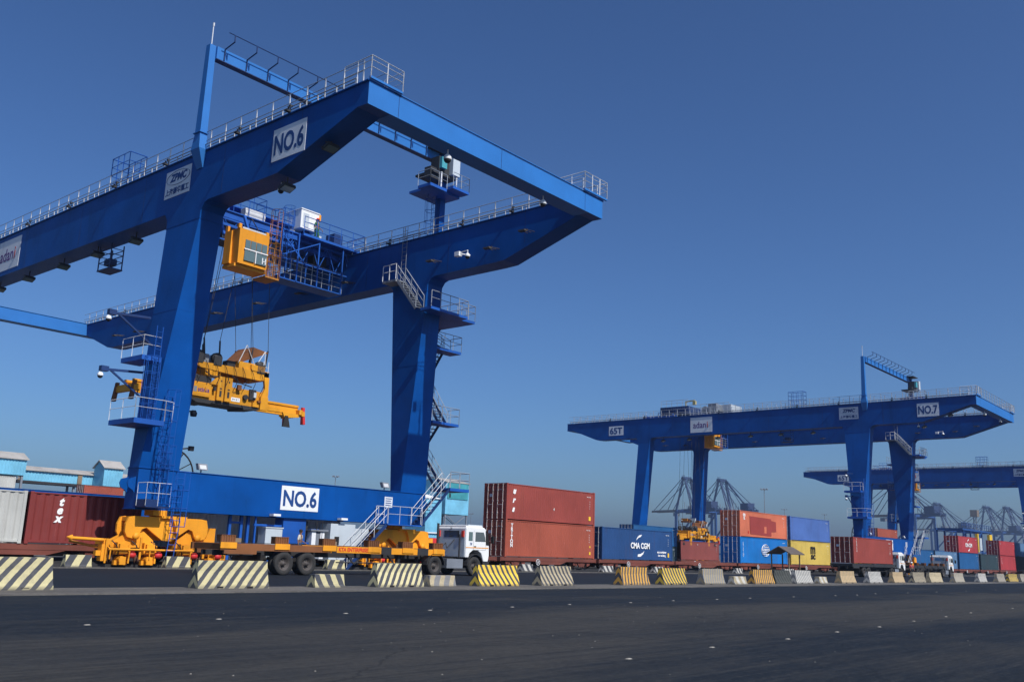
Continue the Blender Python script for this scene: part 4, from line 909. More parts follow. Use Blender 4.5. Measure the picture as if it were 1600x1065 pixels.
b = MB().prism([(X + 2.6, 4.25), (X + 2.4, 6.25), (X + 8.0, 6.15), (X + 8.0, 5.95), (X + 9.3, 5.85), (X + 9.3, 4.7), (X + 8.0, 4.65), (X + 8.0, 4.15)], 'y', CF + .02, CF + .028)
b.build('repainted_patch', cmat('patch_red', (0.33, 0.055, 0.045), .3), c); MB().box(X + 6.1, X + 6.7, CF + .008, CF + .018, 4.45, 5.2).build('primer_patch', cmat(*CORAL), c)
MB().box(X + 2.0, X + 2.2, CF + .012, CF + .022, 4.3, 4.6).build('label', 'redink', c)
text('OO', .42, (X + 1.1, CF + .018, 6.3), XP, ZP, 'ltext', c, off=.03, xs=.8); text('CL', .36, (X + 1.1, CF + .018, 5.95), XP, ZP, 'ltext', c, off=.03, xs=.8)
X = 111.61
c = container(X, YC, 1.0, YEL, 'dull yellow container with big black letters, behind the shelter')
text('m', 1.5, (X + 6.6, CF - .002, 2.83), XP, ZP, 'ink', c, off=.05, fit=(1.45, .92)); text('sc', 1.3, (X + 6.6, CF - .002, 2.0), XP, ZP, 'ink', c, off=.05, fit=(1.4, .6))
c = container(X, YC, 3.9, SLATE, 'faded blue container on top of the yellow one')
# --- beyond the second crane
container(155.0, YC, 1.0, MIDB, 'plain blue container behind the worker, left of the pale-lettered blue one')
c = container(168.2, YC, 1.0, PALEB, 'greyish blue container with a white triangle and square, behind the empty truck')
MB().prism([(169.3, 1.4), (170.7, 1.4), (169.4, 3.2)], 'y', CF + .01, CF + .02).build('emblem', 'ltext', c); MB().box(171.3, 172.4, CF + .012, CF + .022, 1.4, 2.2).build('emblem', 'ltext', c)
container(181.8, YC, 1.0, MIDB, 'blue container underneath the crimson one, right of the empty truck')
c = container(181.8, YC, 3.9, CRIM, 'crimson container with small white swooshes, stacked on a blue one')
text('CMA CGM', .95, (188.2, CF - .002, 5.3), XP, ZP, 'ltext', c, off=.03, fit=(4.2, .7)); cma(c, 188.2, 5.3, 1.0, CF + .018)
container(195.6, YC, 1.0, DGRN, 'dark teal container low between the crimson stack and the last red stack')
c = container(209.7, YC, 1.0, CRIM, 'crimson container, lower of the last red double stack'); vtext(c, 'TEX', 210.9, CF + .022, 3.2, .45, .4)
c = container(209.7, YC, 3.9, CRIM, 'crimson container, upper of the last red double stack'); text('2', .5, (210.9, CF + .022, 6.2), XP, ZP, 'ltext', c)
container(223.1, YC, 1.0, DGRN, 'dark blue-green container at the right edge, under a pale blue one')
container(223.1, YC, 3.9, PALEB, 'pale blue container on top at the right edge of the photo')
# --- second tracks and yard stacks
G2 = 'containers stacked farther back in the yard'
container(117.6, 76.2, 0.0, DGRN, 'dark container on the ground behind, hidden low right of the navy one', group=G2)
container(117.6, 76.2, 2.9, MIDB, 'blue container stacked behind, its corner showing right of the navy one', group=G2)
for k in range(3): container(205.2, 72.0, k * 2.95, RED2, ['red container at the bottom of the back stack behind crane NO.7', 'red container in the middle of the back stack behind crane NO.7', 'red container partly in shade, topmost of the stack behind the legs of crane NO.7'][k], group=G2)
for k in range(3): container(66.2, 138.0, k * 2.9, RED2, ['orange-red short container at the bottom of the far left stack', 'orange-red short container in the middle of the far left stack', 'orange-red short container topmost behind the crane, below the light blue gallery'][k], 6.058, group=G2)
for k in range(3): container(50.4, 138.0, k * 3.1, WHT, ['pale container at the bottom of the far left edge stack', 'pale container in the middle of the far left edge stack', 'pale grey container topmost at the left edge, under the light blue tower'][k], 6.058, group=G2)

# ------------------------------------------------------------------ flat wagons
def wagon(x, L=13.0, label=''):
    t = thing('flat_wagon', (x, YC + 1.22, 0.2), label, 'flat wagon', 'flat wagons of the container train')
    y0, y1 = YC + .05, YC + 2.39
    f = MB()
    for yy in (y0, y1 - .12): f.box(x, x + L, yy, yy + .12, .70, .98)
    f.box(x + .1, x + L - .1, YC + 1.0, YC + 1.44, .60, .97)
    for k in range(9): xx = x + .1 + k * (L - .5) / 8; f.box(xx, xx + .2, y0 + .12, y1 - .12, .78, .96)
    f.box(x - .08, x + .05, y0, y1, .66, .985); f.box(x + L - .05, x + L + .08, y0, y1, .66, .985)
    f.prism([(x + 4.2, .70), (x + L - 4.2, .70), (x + L - 5.2, .45), (x + 5.2, .45)], 'y', y0 + .02, y0 + .1)
    f.build('underframe', 'wagon', t)
    for s in (0, 1):
        c = x + 1.95 if s == 0 else x + L - 1.95
        g = MB()
        for yy in (y0 + .12, y1 - .24):
            g.prism([(c - 1.25, .62), (c - 1.15, .74), (c + 1.15, .74), (c + 1.25, .62), (c + 1.2, .42), (c + .98, .42), (c + .85, .60), (c + .55, .60), (c + .30, .28), (c - .30, .28), (c - .55, .60), (c - .85, .60), (c - .98, .42), (c - 1.2, .42)], 'y', yy, yy + .12)
            g.box(c - .22, c + .22, yy - .03, yy + .15, .32, .60); g.box(c - .95, c - .72, yy - .05, yy, .36, .56); g.box(c + .72, c + .95, yy - .05, yy, .36, .56)
        g.box(c - .15, c + .15, y0 + .2, y1 - .2, .42, .62)
        g = g.build('bogie', 'wagon', t)
        for w in (-.9, .9):
            h = MB()
            for yy in (YC + .43, YC + 2.03): h.lathe((c + w, yy, .58), (0, 1, 0), [(0, 0), (0, .38), (.03, .42), (.10, .42), (.12, .45), (.14, .45), (.14, 0)], 18)
            h.tube((c + w, YC + .4, .58), (c + w, YC + 2.2, .58), .08, 8)
            h.build('wheel_set', 'wheelsteel', g)
    MB().tube((x + L * .42, YC + 1.2, .52), (x + L * .58, YC + 1.2, .52), .2, 12).box(x + L * .62, x + L * .68, y0 + .3, y0 + .8, .4, .68).build('brake_gear', 'dark', t)
    hw = MB().ring((x + L * .36, y0 - .05, .62), YN, .24, .025, 20, 5)
    for k in range(5): hw.beam((x + L * .36, y0 - .05, .62), (x + L * .36 + .24 * cos(k * 1.257 + .4), y0 - .05, .62 + .24 * sin(k * 1.257 + .4)), .05, .03)
    hw.tube((x + L * .36, y0 - .07, .62), (x + L * .36, y0 + .1, .62), .04, 8)
    hw.build('handwheel', 'galv', t)
    MB().box(x + L + .08, x + L + .5, YC + 1.1, YC + 1.34, .55, .8).build('coupler', 'dark', t)
    return t
WG = [(14.7, 12.9, 'flat wagon at the left edge under the grey-white and maroon containers'), (28.6, 13.0, 'flat wagon under the pale grey container between the wheel sets of crane NO.6'), (44.3, 12.9, 'empty flat wagon just behind the long orange trailer'),
      (57.75, 13.0, 'flat wagon carrying the first red double stack'), (71.25, 12.85, 'flat wagon under the navy container with swooshes'), (84.55, 12.95, 'empty flat wagon right of the navy container'),
      (98.0, 12.9, 'flat wagon under the coral and bright blue containers'), (111.35, 12.9, 'flat wagon under the yellow container'), (124.7, 13.0, 'flat wagon behind the truck that carries a red container'),
      (141.5, 12.9, 'empty flat wagon behind the stairs of crane NO.7'), (154.8, 12.9, 'flat wagon under the plain blue container'), (168.0, 12.9, 'flat wagon under the greyish blue container'), (181.5, 13, 'flat wagon under the crimson and blue stack'),
      (195.3, 13.1, 'flat wagon under the dark teal container'), (209.4, 13, 'flat wagon under the last red double stack'), (222.9, 13, 'flat wagon at the right edge of the photo')]
w0 = wagon(*WG[0])
for x, L, lab in WG[1:]:
    w = copytree(w0, (x, YC + 1.22, 0.2)); w['label'] = lab
t = copytree(w0, (130.7, 77.4, 0.2)); t['label'] = 'flat wagon on the far track under the brown-red container'
# shift so that the copied wagon of the second track lies under its container
# spreader of crane 7 resting on the brown container, reusing the same build
s7 = copytree(sp, (137.2, 77.4, 4.1)); s7['label'] = 'yellow spreader resting on the roof of the brown-red container under crane NO.7'
ORG[s7] = Vector((137.2, 77.4, 4.1))
for ch in s7.children:
    if ch.name.split('.')[0] in ('head_block', 'rope_sheave', 'cable_basket', 'basket_frame', 'cable_box', 'hose'): ch.location.z -= 1.25

# ------------------------------------------------------------------ road vehicles
def wheel(parent, c, r, w, name='wheel', dual=False):
    """c = outer face centre, axis +Y inwards"""
    o = MB().lathe(c, (0, 1, 0), [(.03, r * .60), (0, r * .72), (0, r * .93), (.04, r), (w - .04, r), (w, r * .93), (w, r * .55)], 26).build(name, 'rubber', parent)
    b = MB().lathe(c, (0, 1, 0), [(.03, r * .60), (.05, r * .52), (.16, r * .45), (.17, r * .20), (.05, r * .18), (.03, 0)], 22)
    for k in range(8): b.tube((c[0] + r * .34 * cos(k * pi / 4), c[1] + .13, c[2] + r * .34 * sin(k * pi / 4)), (c[0] + r * .34 * cos(k * pi / 4), c[1] + .19, c[2] + r * .34 * sin(k * pi / 4)), .03, 5)
    b.build('rim', 'rim', o)
    if dual: MB().lathe((c[0], c[1] + w + .04, c[2]), (0, 1, 0), [(0, r * .5), (0, r * .93), (.04, r), (w - .04, r), (w, r * .93), (w, r * .5)], 22).build('inner_tyre', 'rubber', o)
    return o
def tractor(x, y, label):
    """x = rear axle, y = near side face; drives towards +X"""
    t = thing('tractor_truck', (x, y, 0), label, 'truck', 'white-cabbed trucks on the lane behind the barriers')
    W2 = 2.45
    ch = MB()
    for yy in (y + .75, y + 1.6): ch.box(x - 1.0, x + 4.2, yy, yy + .1, .72, .98)
    ch.box(x - .6, x + .7, y + .6, y + 1.85, .98, 1.1); ch.box(x - 1.0, x - .9, y + .5, y + 1.95, .6, 1.0)
    ch.box(x - .15, x + .15, y + .5, y + 1.95, .42, .62); ch.box(x + 3.05, x + 3.35, y + .4, y + 2.05, .42, .6)
    ch.build('chassis', 'dark', t)
    k = MB().box(x + .95, x + 2.25, y + .12, y + .62, .42, .92); k.build('fuel_tank', 'greycol', t)
    MB().tube((x + 1.0, y + 1.95, .65), (x + 2.2, y + 1.95, .65), .26, 14).build('air_tank', 'dark', t)
    # cab
    xb, xf = x + 2.35, x + 4.35
    prof = [(xb, 1.02), (xb + .28, 1.02), (xb + .35, 1.25), (xb + .62, 1.42), (xb + 1.05, 1.42), (xb + 1.35, 1.25), (xb + 1.5, .92), (xb + 1.55, .80), (xf - .06, .80), (xf + .02, 1.15), (xf, 1.72), (xf - .14, 2.25), (xf - .32, 2.62), (xf - .48, 2.72), (xb + .1, 2.74), (xb, 2.66)]
    c = MB().prism(prof, 'y', y + .04, y + W2 - .04)
    c.box(xb + .05, xf - .5, y + .12, y + W2 - .12, 2.72, 2.80)
    c = c.build('cab', 'offwhite', t)
    bv = c.modifiers.new('bevel', 'BEVEL'); bv.width = .05; bv.segments = 2; bv.limit_method = 'ANGLE'
    MB().box(xb - .03, xb - .002, y + .12, y + W2 - .12, 1.05, 2.6).build('cab_back', 'greybox', c)
    MB().box(xb - .04, xb - .031, y + .55, y + W2 - .7, 2.12, 2.5).build('rear_window', 'glass', c)
    for yy in (y + .15, y + W2 - .4): MB().box(xb - .10, xb - .032, yy, yy + .18, 2.15, 2.5).build('tail_lamp', 'redink', c)
    MB().box(xb + .22, xb + .55, y + .03, y + .06, 1.95, 2.45).build('side_window', 'glass2', c)
    MB().prism([(xb + .78, 1.93), (xb + .78, 2.46), (xf - .52, 2.46), (xf - .40, 2.20), (xf - .34, 1.93)], 'y', y + .025, y + .06).build('door_window', 'glass', c)
    MB().prism([(xf - .30, 1.75), (xf + .02, 1.72), (xf - .12, 2.25), (xf - .30, 2.58), (xf - .36, 2.52)], 'y', y + .02, y + .06).build('quarter_panel', 'ink', c)
    MB().hexa([(xf + .005, y + .2, 1.74), (xf + .015, y + .2, 1.74), (xf + .015, y + W2 - .2, 1.74), (xf + .005, y + W2 - .2, 1.74)], [(xf - .31, y + .25, 2.58), (xf - .28, y + .25, 2.58), (xf - .28, y + W2 - .25, 2.58), (xf - .31, y + W2 - .25, 2.58)]).build('windscreen', 'glass', c)
    MB().box(xf - .02, xf + .035, y + .22, y + .55, .95, 1.12).build('headlight', 'galv', c); MB().beam((xf - .05, y + .8, 1.78), (xf - .2, y + 1.1, 2.2), .02).build('wiper', 'ink', c)
    MB().box(xb + .3, xf - .5, y + .2, y + W2 - .2, 2.80, 2.86).build('roof_rack', 'greybox', c)
    s = MB()
    for xx in (xb + .64, xf - .30): s.box(xx, xx + .012, y + .034, y + .037, 1.45, 2.55)
    s.box(xb + .64, xf - .30, y + .034, y + .037, 1.44, 1.452); s.box(xb + .70, xb + .86, y + .02, y + .037, 1.62, 1.67)
    s.build('door_seam', 'ink', c)
    MB().box(xb + .01, xf - .06, y + .032, y + .038, 1.55, 1.60).build('stripe', 'orange', c)
    MB().path([(xf - .2, y + .03, 2.35), (xf + .02, y - .18, 2.3), (xf + .02, y - .18, 1.9)], .02, 5).box(xf - .04, xf + .06, y - .3, y - .12, 1.85, 2.25).build('mirror', 'ink', c)
    text('28', .2, (xb + .42, y + .028, 1.78), XP, ZP, 'navy', c)
    text('28', .16, (xb - .045, y + 1.2, 2.62), YN, ZP, 'ink', c)
    MB().box(xf - .5, xf + .1, y + .1, y + W2 - .1, .45, .80).build('bumper', 'dark', c)
    for cx, r0 in ((x + 3.2, .66), (x, .66)):
      for ya, yb_ in ((y + .02, y + .5), (y + W2 - .5, y + W2 - .02)):
        f = MB()
        for a in range(9):
            p = pi * (.02 + .96 * a / 9); q = pi * (.02 + .96 * (a + 1) / 9)
            A = lambda t_, r: (cx + r * cos(t_), .53 + r * sin(t_))
            f.prism([A(p, r0), A(q, r0), A(q, r0 + .05), A(p, r0 + .05)], 'y', ya, yb_)
        f.build('mudguard', 'dark', t)
    for cx, dual in ((x, True), (x + 3.2, False)):
        wheel(t, (cx, y + .06, .53), .53, .28, dual=dual)
        o = wheel(t, (cx, y + W2 - .34, .53), .53, .28)
    e = MB().tube((x + 2.15, y + 2.1, 1.0), (x + 2.15, y + 2.1, 2.9), .07, 8).tube((x + 2.15, y + .35, 1.0), (x + 2.15, y + .35, 2.3), .05, 8).path([(x + 2.3, y + .9, 2.0), (x + 1.8, y + 1.0, 1.5), (x + 2.0, y + 1.3, 1.8), (x + 1.2, y + 1.2, 1.2)], .025, 5)
    e.build('exhaust_and_hoses', 'dark', t)
    return t
def trailer(x, y, label, col='orange', col2='rustor', loaded=False, L=14.2):
    """skeletal container trailer, x = rear end"""
    t = thing('skeletal_trailer', (x, y, 0), label, 'trailer', 'container trailers behind the white-cabbed trucks')
    W2 = 2.45
    a = MB()
    for yy in (y + .02, y + W2 - .14): a.box(x + 6.2, x + L, yy, yy + .12, 1.08, 1.40)
    a.box(x + L - 3.4, x + L, y + .8, y + 1.65, 1.0, 1.36)
    for k in range(5): xx = x + 6.4 + k * 1.85; a.box(xx, xx + .14, y + .14, y + W2 - .14, 1.15, 1.36)
    a.build('front_frame', col, t)
    b = MB()
    for yy in (y + .02, y + W2 - .14):
        b.box(x, x + 6.18, yy, yy + .12, 1.08, 1.38); b.box(x + .2, x + 1.9, yy - .01, yy + .10, .92, 1.08)
    for k in range(5): xx = x + .1 + k * 1.35; b.box(xx, xx + .14, y + .14, y + W2 - .14, 1.10, 1.36)
    b.build('rear_frame', col2, t)
    d = MB()
    for yy in (y + .70, y + 1.60): d.box(x + .1, x + L - .5, yy, yy + .10, .84, 1.08)
    d.box(x, x + L, y + .015, y + .16, 1.40, 1.43)
    for xa, xb_ in ((6.25, 6.75), (9.5, 10.2), (12.1, 12.9)): d.box(x + xa, x + xb_, y + .004, y + .10, 1.07, 1.40)
    for w in (3.5, 4.85): d.box(x + w - .07, x + w + .07, y + .3, y + W2 - .3, .45, .6); d.box(x + w - .4, x + w + .4, y + .55, y + .7, .6, .84)
    for xx in (x + 6.1, x + 6.35): d.beam((xx, y + .1, 1.35), (xx + 1.0, y + .1, 1.16), .05)
    for xx in (x + 7.4, x + 10.2): d.beam((xx, y + .3, 1.0), (xx + .55, y + .3, .55), .06); d.beam((xx + 1.1, y + .3, 1.0), (xx + .55, y + .3, .55), .06)
    d.box(x + 10.9, x + 11.05, y + .25, y + .45, .15, 1.0); d.tube((x + 6.8, y + .3, .62), (x + 10.6, y + .3, .62), .03, 5)
    d.build('underframe', 'dark', t)
    if not loaded:
        for xx in (.0, 2.9, 5.7, 8.6, 11.0, 13.3):
            q = MB()
            for k in range(6): q.box(x + xx + .02 + k * .13, x + xx + .07 + k * .13, y + .02, y + .42, 1.43, 1.72)
            q.box(x + xx, x + xx + .76, y + .05, y + .12, 1.43, 1.74); q.box(x + xx, x + xx + .76, y + .02, y + .42, 1.72, 1.745)
            q = q.build('twistlock_block', 'rustor', t)
            MB().box(x + xx - .03, x + xx + .80, y - .03, y + .018, 1.16, 1.425).build('bolster_plate', col, q)
        for xx in (1.0, 6.6, 11.9): MB().box(x + xx, x + xx + .5, y + .7, y + 1.5, 1.40, 1.62).build('timber_block', 'brownpost', t)
    for w in (3.5, 4.85):
        wheel(t, (x + w, y + .04, .53), .53, .28, dual=True); wheel(t, (x + w, y + W2 - .34, .53), .53, .28)
    MB().box(x + 4.0, x + 4.35, y + .3, y + W2 - .3, .62, .8).box(x + 2.2, x + 2.26, y + .1, y + W2 - .1, .45, 1.0).build('mud_flap', 'ink', t)
    return t
Y1 = 37.25
tk = tractor(37.85, Y1, 'nearest truck, white cab with an orange stripe, before the red double stack')
tl = trailer(24.3, Y1, 'long orange skeletal trailer with red lettering, coupled to the nearest white truck')
MB().box(30.85, 33.05, Y1 - .005, Y1 + .018, 1.09, 1.39).build('name_board', 'orange', tl)
text('KTA ENTERPRISES', .27, (31.95, Y1 - .012, 1.24), XP, ZP, 'redink', tl, off=.008, xs=.92)
Y2 = 38.2
tk2 = copytree(tk, (113.3, Y2, 0)); tk2['label'] = 'truck whose white cab nose sticks out right of the red container it carries'
tk3 = copytree(tk, (132.6, Y2, 0)); tk3['label'] = 'empty truck with a white cab farthest to the right, nothing on its trailer'
trailer(101.0, Y2, 'dark trailer under the red container, at the right of the yellow container', 'dark', 'dark', True, 13.2)
trailer(119.0, Y2, 'empty dark trailer of the farthest truck, to the right of the worker', 'dark', 'dark', False)
c = container(101.4, Y2, 1.42, RED1, 'red container riding on a truck, right of the yellow container', L=12.0, H=2.75, group='containers on trucks')
vtext(c, 'TEX24', 102.4, Y2 + .022, 3.9, .33, .3); text('E', .35, (112.6, Y2 + .022, 2.6), XP, ZP, 'ltext', c)

# ------------------------------------------------------------------ concrete barriers
YELL = (0.62, 0.42, 0.05); CREAM = (0.52, 0.46, 0.25); BEIGE = (0.42, 0.35, 0.22); BLK = (0.055, 0.058, 0.068); GRYB = (0.20, 0.20, 0.20); ORG_ = (0.56, 0.30, 0.05); WH = (0.50, 0.48, 0.42); TAN = (0.48, 0.33, 0.17); BLK2 = (0.025, 0.028, 0.025); GRN = (0.30, 0.30, 0.20)
BM = {}
def bmat(key, c1, c2, sgn, per, duty=.5, wear=.3):
    if key not in BM: BM[key] = (stripes('stripes_' + key, c1, c2, sgn, per, duty, wear), stripes('chevron_' + key, sc(c1, 1), sc(c2, 1), 0, .42, .5, wear, True))
    return BM[key]
def barrier(x0, x1, y, h, mats, label, base=.56, top=.24, group='large striped concrete barriers in a row along the road'):
    L = x1 - x0; cx = (x0 + x1) / 2; yc = y + base / 2
    z0 = .035 if y < 30 else (0.05 if y > 43.9 else 0.0)
    t = thing('concrete_barrier', (cx, yc, z0), label, 'concrete barrier', group)
    def loc(b, nm, mt):
        o = b.build(nm, mt, t); return o
    b = MB(); hb, ht = base / 2, top / 2
    px = [(-hb, 0), (-hb, .10 * h), (-hb + .04, .2 * h), (-ht - .02, .62 * h), (-ht, h), (ht, h), (ht + .02, .62 * h), (hb - .04, .2 * h), (hb, .10 * h), (hb, 0)]
    ins = .035 * h / .85
    R_ = random.Random(int(x0 * 10)); n = len(px)
    def P(xe, s): return [(xe + s * (q[1] / h) * ins, yc + q[0] + R_.uniform(-.012, .012), z0 + q[1] * (1 + R_.uniform(-.012, .012))) for q in px]
    A = P(x0, 1); B = P(x1, -1)
    b.add(A + B, [[i, (i + 1) % n, n + (i + 1) % n, n + i][::-1] for i in range(n)])
    o = loc(b, 'body', mats[0])
    for nm, V, rev in (('end_face', A, 0), ('end_face', B, 1)):
        e = MB(); e.add(V, [list(range(n)) if rev else list(range(n))[::-1]]); loc(e, nm, mats[1] if not rev else mats[0])
    if h > .6:
        s = MB()
        for f in (.30, .72):
            xx = x0 + L * f; loc(MB().box(xx - .11, xx + .11, yc - hb - .004, yc - hb + .05, z0, z0 + .065), 'lifting_slot', 'ink')
    t.rotation_euler = (0, 0, R_.uniform(-.022, .022)); t.location.y += R_.uniform(-.05, .05)
    return t
FY = 26.3
big = [
 (9.45, 12.14, .84, ('cream', BLK, CREAM, radians(-42), .27, .45, .4), 'grey and cream striped barrier cut off by the left edge'),
 (16.5, 19.06, .84, ('cream', BLK, CREAM, radians(-42), .27, .45, .4), 'grey and cream striped barrier in front of the left wheel set of crane NO.6'),
 (23.75, 26.1, .84, ('cream2', BLK, sc(CREAM, 1.15), radians(-34), .25, .5, .25), 'black and cream barrier in front of the coupling of the orange trailer'),
 (29.35, 31.88, .84, ('yellow', BLK, sc(YELL, 1.25), radians(32), .26, .45, .15), 'bright yellow and black barrier under the nose of the nearest truck'),
 (33.35, 35.68, .84, ('beige', BLK, BEIGE, radians(30), .24, .5, .4), 'beige and grey barrier in front of the first red double stack'),
 (39.7, 42.2, .86, ('orange', BLK, ORG_, radians(-12), .25, .45, .3), 'orange and black barrier in front of the navy container'),
 (43.6, 45.95, .84, ('yellow2', BLK, YELL, radians(28), .24, .5, .25), 'yellow and black barrier right of the orange one, in front of the brown container'),
 (47.8, 50.1, .84, ('grey', GRYB, sc(BEIGE, .75), radians(-16), .24, .5, .5), 'worn grey barrier with faint stripes, left of the blue container'),
 (53.9, 56.5, .84, ('orange', BLK, ORG_, radians(-12), .25, .45, .3), 'orange and black barrier in front of the bright blue container'),
 (56.9, 59.2, .82, ('black', BLK2, sc(BLK2, 2.2), radians(30), .3, .5, .2), 'blackened barrier touching the orange one, in front of the shelter'),
 (59.9, 62.55, .84, ('white', GRYB, WH, radians(20), .26, .5, .3), 'white and grey barrier right of the black one'),
 (67.5, 70.1, .84, ('tan', sc(BEIGE, .7), TAN, radians(-10), .26, .45, .3), 'tan barrier below the truck that carries the red container'),
 (73.0, 75.6, .84, ('white', GRYB, WH, radians(20), .26, .5, .3), 'white striped barrier in front of the dark trailer wheels'),
 (78.2, 80.8, .84, ('tan', sc(BEIGE, .7), TAN, radians(-10), .26, .45, .3), 'tan barrier just left of the worker'),
 (83.2, 86.1, .84, ('beige', BLK, BEIGE, radians(30), .24, .5, .4), 'beige barrier just right of the worker'),
 (87.6, 90.9, .84, ('dull', sc(BEIGE, .8), sc(BEIGE, 1.1), radians(-16), .3, .5, .5), 'plain beige barrier in front of the empty truck'),
 (94.3, 97.5, .84, ('dull2', sc(GRYB, 1.2), sc(BEIGE, .9), radians(-16), .3, .5, .5), 'greyish barrier below the white cab of the empty truck'),
 (102.6, 105.4, .84, ('white', GRYB, WH, radians(20), .26, .5, .3), 'white barrier below the blue container at the right'),
 (109.3, 112.6, .84, ('grey', GRYB, sc(BEIGE, .75), radians(-16), .24, .5, .5), 'grey barrier just left of the last yellow one'),
 (114.7, 118.2, .84, ('yellow2', BLK, YELL, radians(28), .24, .5, .25), 'yellow barrier near the right edge of the photo'),
 (119.5, 123.0, .84, ('grey', GRYB, sc(BEIGE, .75), radians(-16), .24, .5, .5), 'grey barrier cut off by the right edge')]
for x0, x1, h, m, lab in big: barrier(x0, x1, FY, h, bmat(*m), lab)
SG = 'small low striped blocks'
small = [(21.0, 22.32, FY, .44, ('blk', BLK, CREAM, radians(25), .42, .5, .3), 'broken low block alone between the two cream barriers'),
 (26.5, 27.95, FY, .42, ('blk2', GRYB, BEIGE, radians(-25), .5, .55, .5), 'low worn block left of the bright yellow barrier'),
 (51.3, 52.9, FY, .44, ('blk3', sc(BEIGE, .8), WH, radians(28), .6, .5, .5), 'low pale block left of the orange barrier with the blue container behind'),
 (63.6, 65.0, FY, .44, ('blk3', sc(BEIGE, .8), WH, radians(28), .6, .5, .5), 'low pale block right of the white and grey barrier'),
 (20.9, 22.15, 44.4, .55, ('blk4', BLK, sc(CREAM, 1.1), radians(-30), .62, .5, .15), 'low black and cream block beyond the lane, at the left of the orange wheel set'),
 (26.0, 27.35, 44.4, .55, ('blk4', BLK, sc(CREAM, 1.1), radians(-30), .62, .5, .15), 'low black and cream block at the foot of the ladder of crane NO.6'),
 (36.2, 37.5, 44.4, .55, ('blk4', BLK, sc(CREAM, 1.1), radians(-30), .62, .5, .15), 'low black and cream block seen under the orange trailer'),
 (54.0, 55.3, 44.4, .5, ('blk5', BLK, WH, radians(30), .5, .5, .2), 'low white and black block right of the nearest truck'),
 (64.2, 65.7, 44.4, .5, ('blk5', BLK, WH, radians(30), .5, .5, .2), 'low white and black block between the first orange barrier and the red stack'),
 (71.9, 73.4, 44.4, .5, ('blk5', BLK, WH, radians(30), .5, .5, .2), 'low white and black block behind the gap of the orange and yellow barriers'),
 (87.0, 88.5, 44.4, .5, ('blk5', BLK, WH, radians(30), .5, .5, .2), 'low white block above the pale low block'),
 (94.0, 96.2, 42.5, .62, ('blk6', BLK, WH, radians(20), .4, .5, .2), 'low white and black block in front of the shelter'),
 (144.5, 146.2, 43.0, .5, ('blk7', WH, sc(WH, 1.1), 0, .6, .5, .2), 'low whitish block right of the empty truck')]
for x0, x1, y, h, m, lab in small: barrier(x0, x1, y, h, bmat(*m), lab, base=.5, top=.3, group=SG)

# road studs in two rows
GS = 'pale road studs in two rows on the asphalt'
pos = [(12.27, 8.02), (15.12, 8.2), (18.15, 8.2), (21.08, 8.38), (23.91, 8.46), (27.43, 8.77), (31.04, 8.98), (34.72, 9.25), (40.83, 9.38), (46, 9.6), (52, 9.7),
       (23.15, 17.21), (26.35, 17.17), (29.31, 17.36), (32.31, 17.3), (35.15, 17.39), (39.03, 17.32), (43.42, 17.28), (45.96, 17.24), (49.48, 17.62), (54, 17.5), (59, 17.5), (65, 17.5), (72, 17.5),
       (10.91, 16.55), (14.32, 16.83), (17.04, 16.9), (20.29, 17.01), (8.21, 16.36)]
for i, (x, y) in enumerate(pos):
    o = MB().hexa([(x - .05, y - .035, .004), (x + .05, y - .035, .004), (x + .05, y + .035, .004), (x - .05, y + .035, .004)], [(x - .035, y - .015, .016), (x + .035, y - .015, .016), (x + .035, y + .015, .016), (x - .035, y + .015, .016)]).build('road_stud', 'stud')
    recentre(o, (x, y, .004)); tag(o, 'small pale stud in the far row on the road' if y > 12 else 'small pale stud in the near slanting row on the road', 'road stud', 'pale studs of the far row' if y > 12 else 'pale studs of the near row')
peb = MB()
for i in range(260):
    x = R.uniform(3, 60); y = R.uniform(2.5, 24); s = R.uniform(.004, .013)
    peb.hexa([(x - s, y - s, .003), (x + s, y - s * .6, .003), (x + s * .8, y + s, .003), (x - s, y + s, .003)], [(x - s * .5, y - s * .5, .004 + s * .7), (x + s * .5, y - s * .3, .004 + s * .6), (x + s * .3, y + s * .5, .004 + s * .7), (x - s * .5, y + s * .4, .004 + s * .6)])
o = peb.build('road_grit', 'stud'); o['kind'] = 'stuff'; o['label'] = 'scattered grit and crumbs on the asphalt'; o['category'] = 'grit'

# ------------------------------------------------------------------ shelter
t = thing('shelter', (101.6, 45.9, 0), 'tiny open shelter with a grey pitched roof on thin brown posts', 'shelter')
for x in (100.2, 103.0):
    for y in (44.9, 46.9): MB().box(x - .06, x + .06, y - .06, y + .06, 0, 2.15).build('post', 'brownpost', t)
MB().prism([(44.5, 2.1), (45.9, 2.85), (47.3, 2.1), (47.3, 2.2), (45.9, 2.97), (44.5, 2.2)], 'x', 99.8, 103.5).build('roof', 'thatch', t)
MB().box(100.2, 103.0, 46.6, 47.0, .4, .48).build('bench', 'brownpost', t)

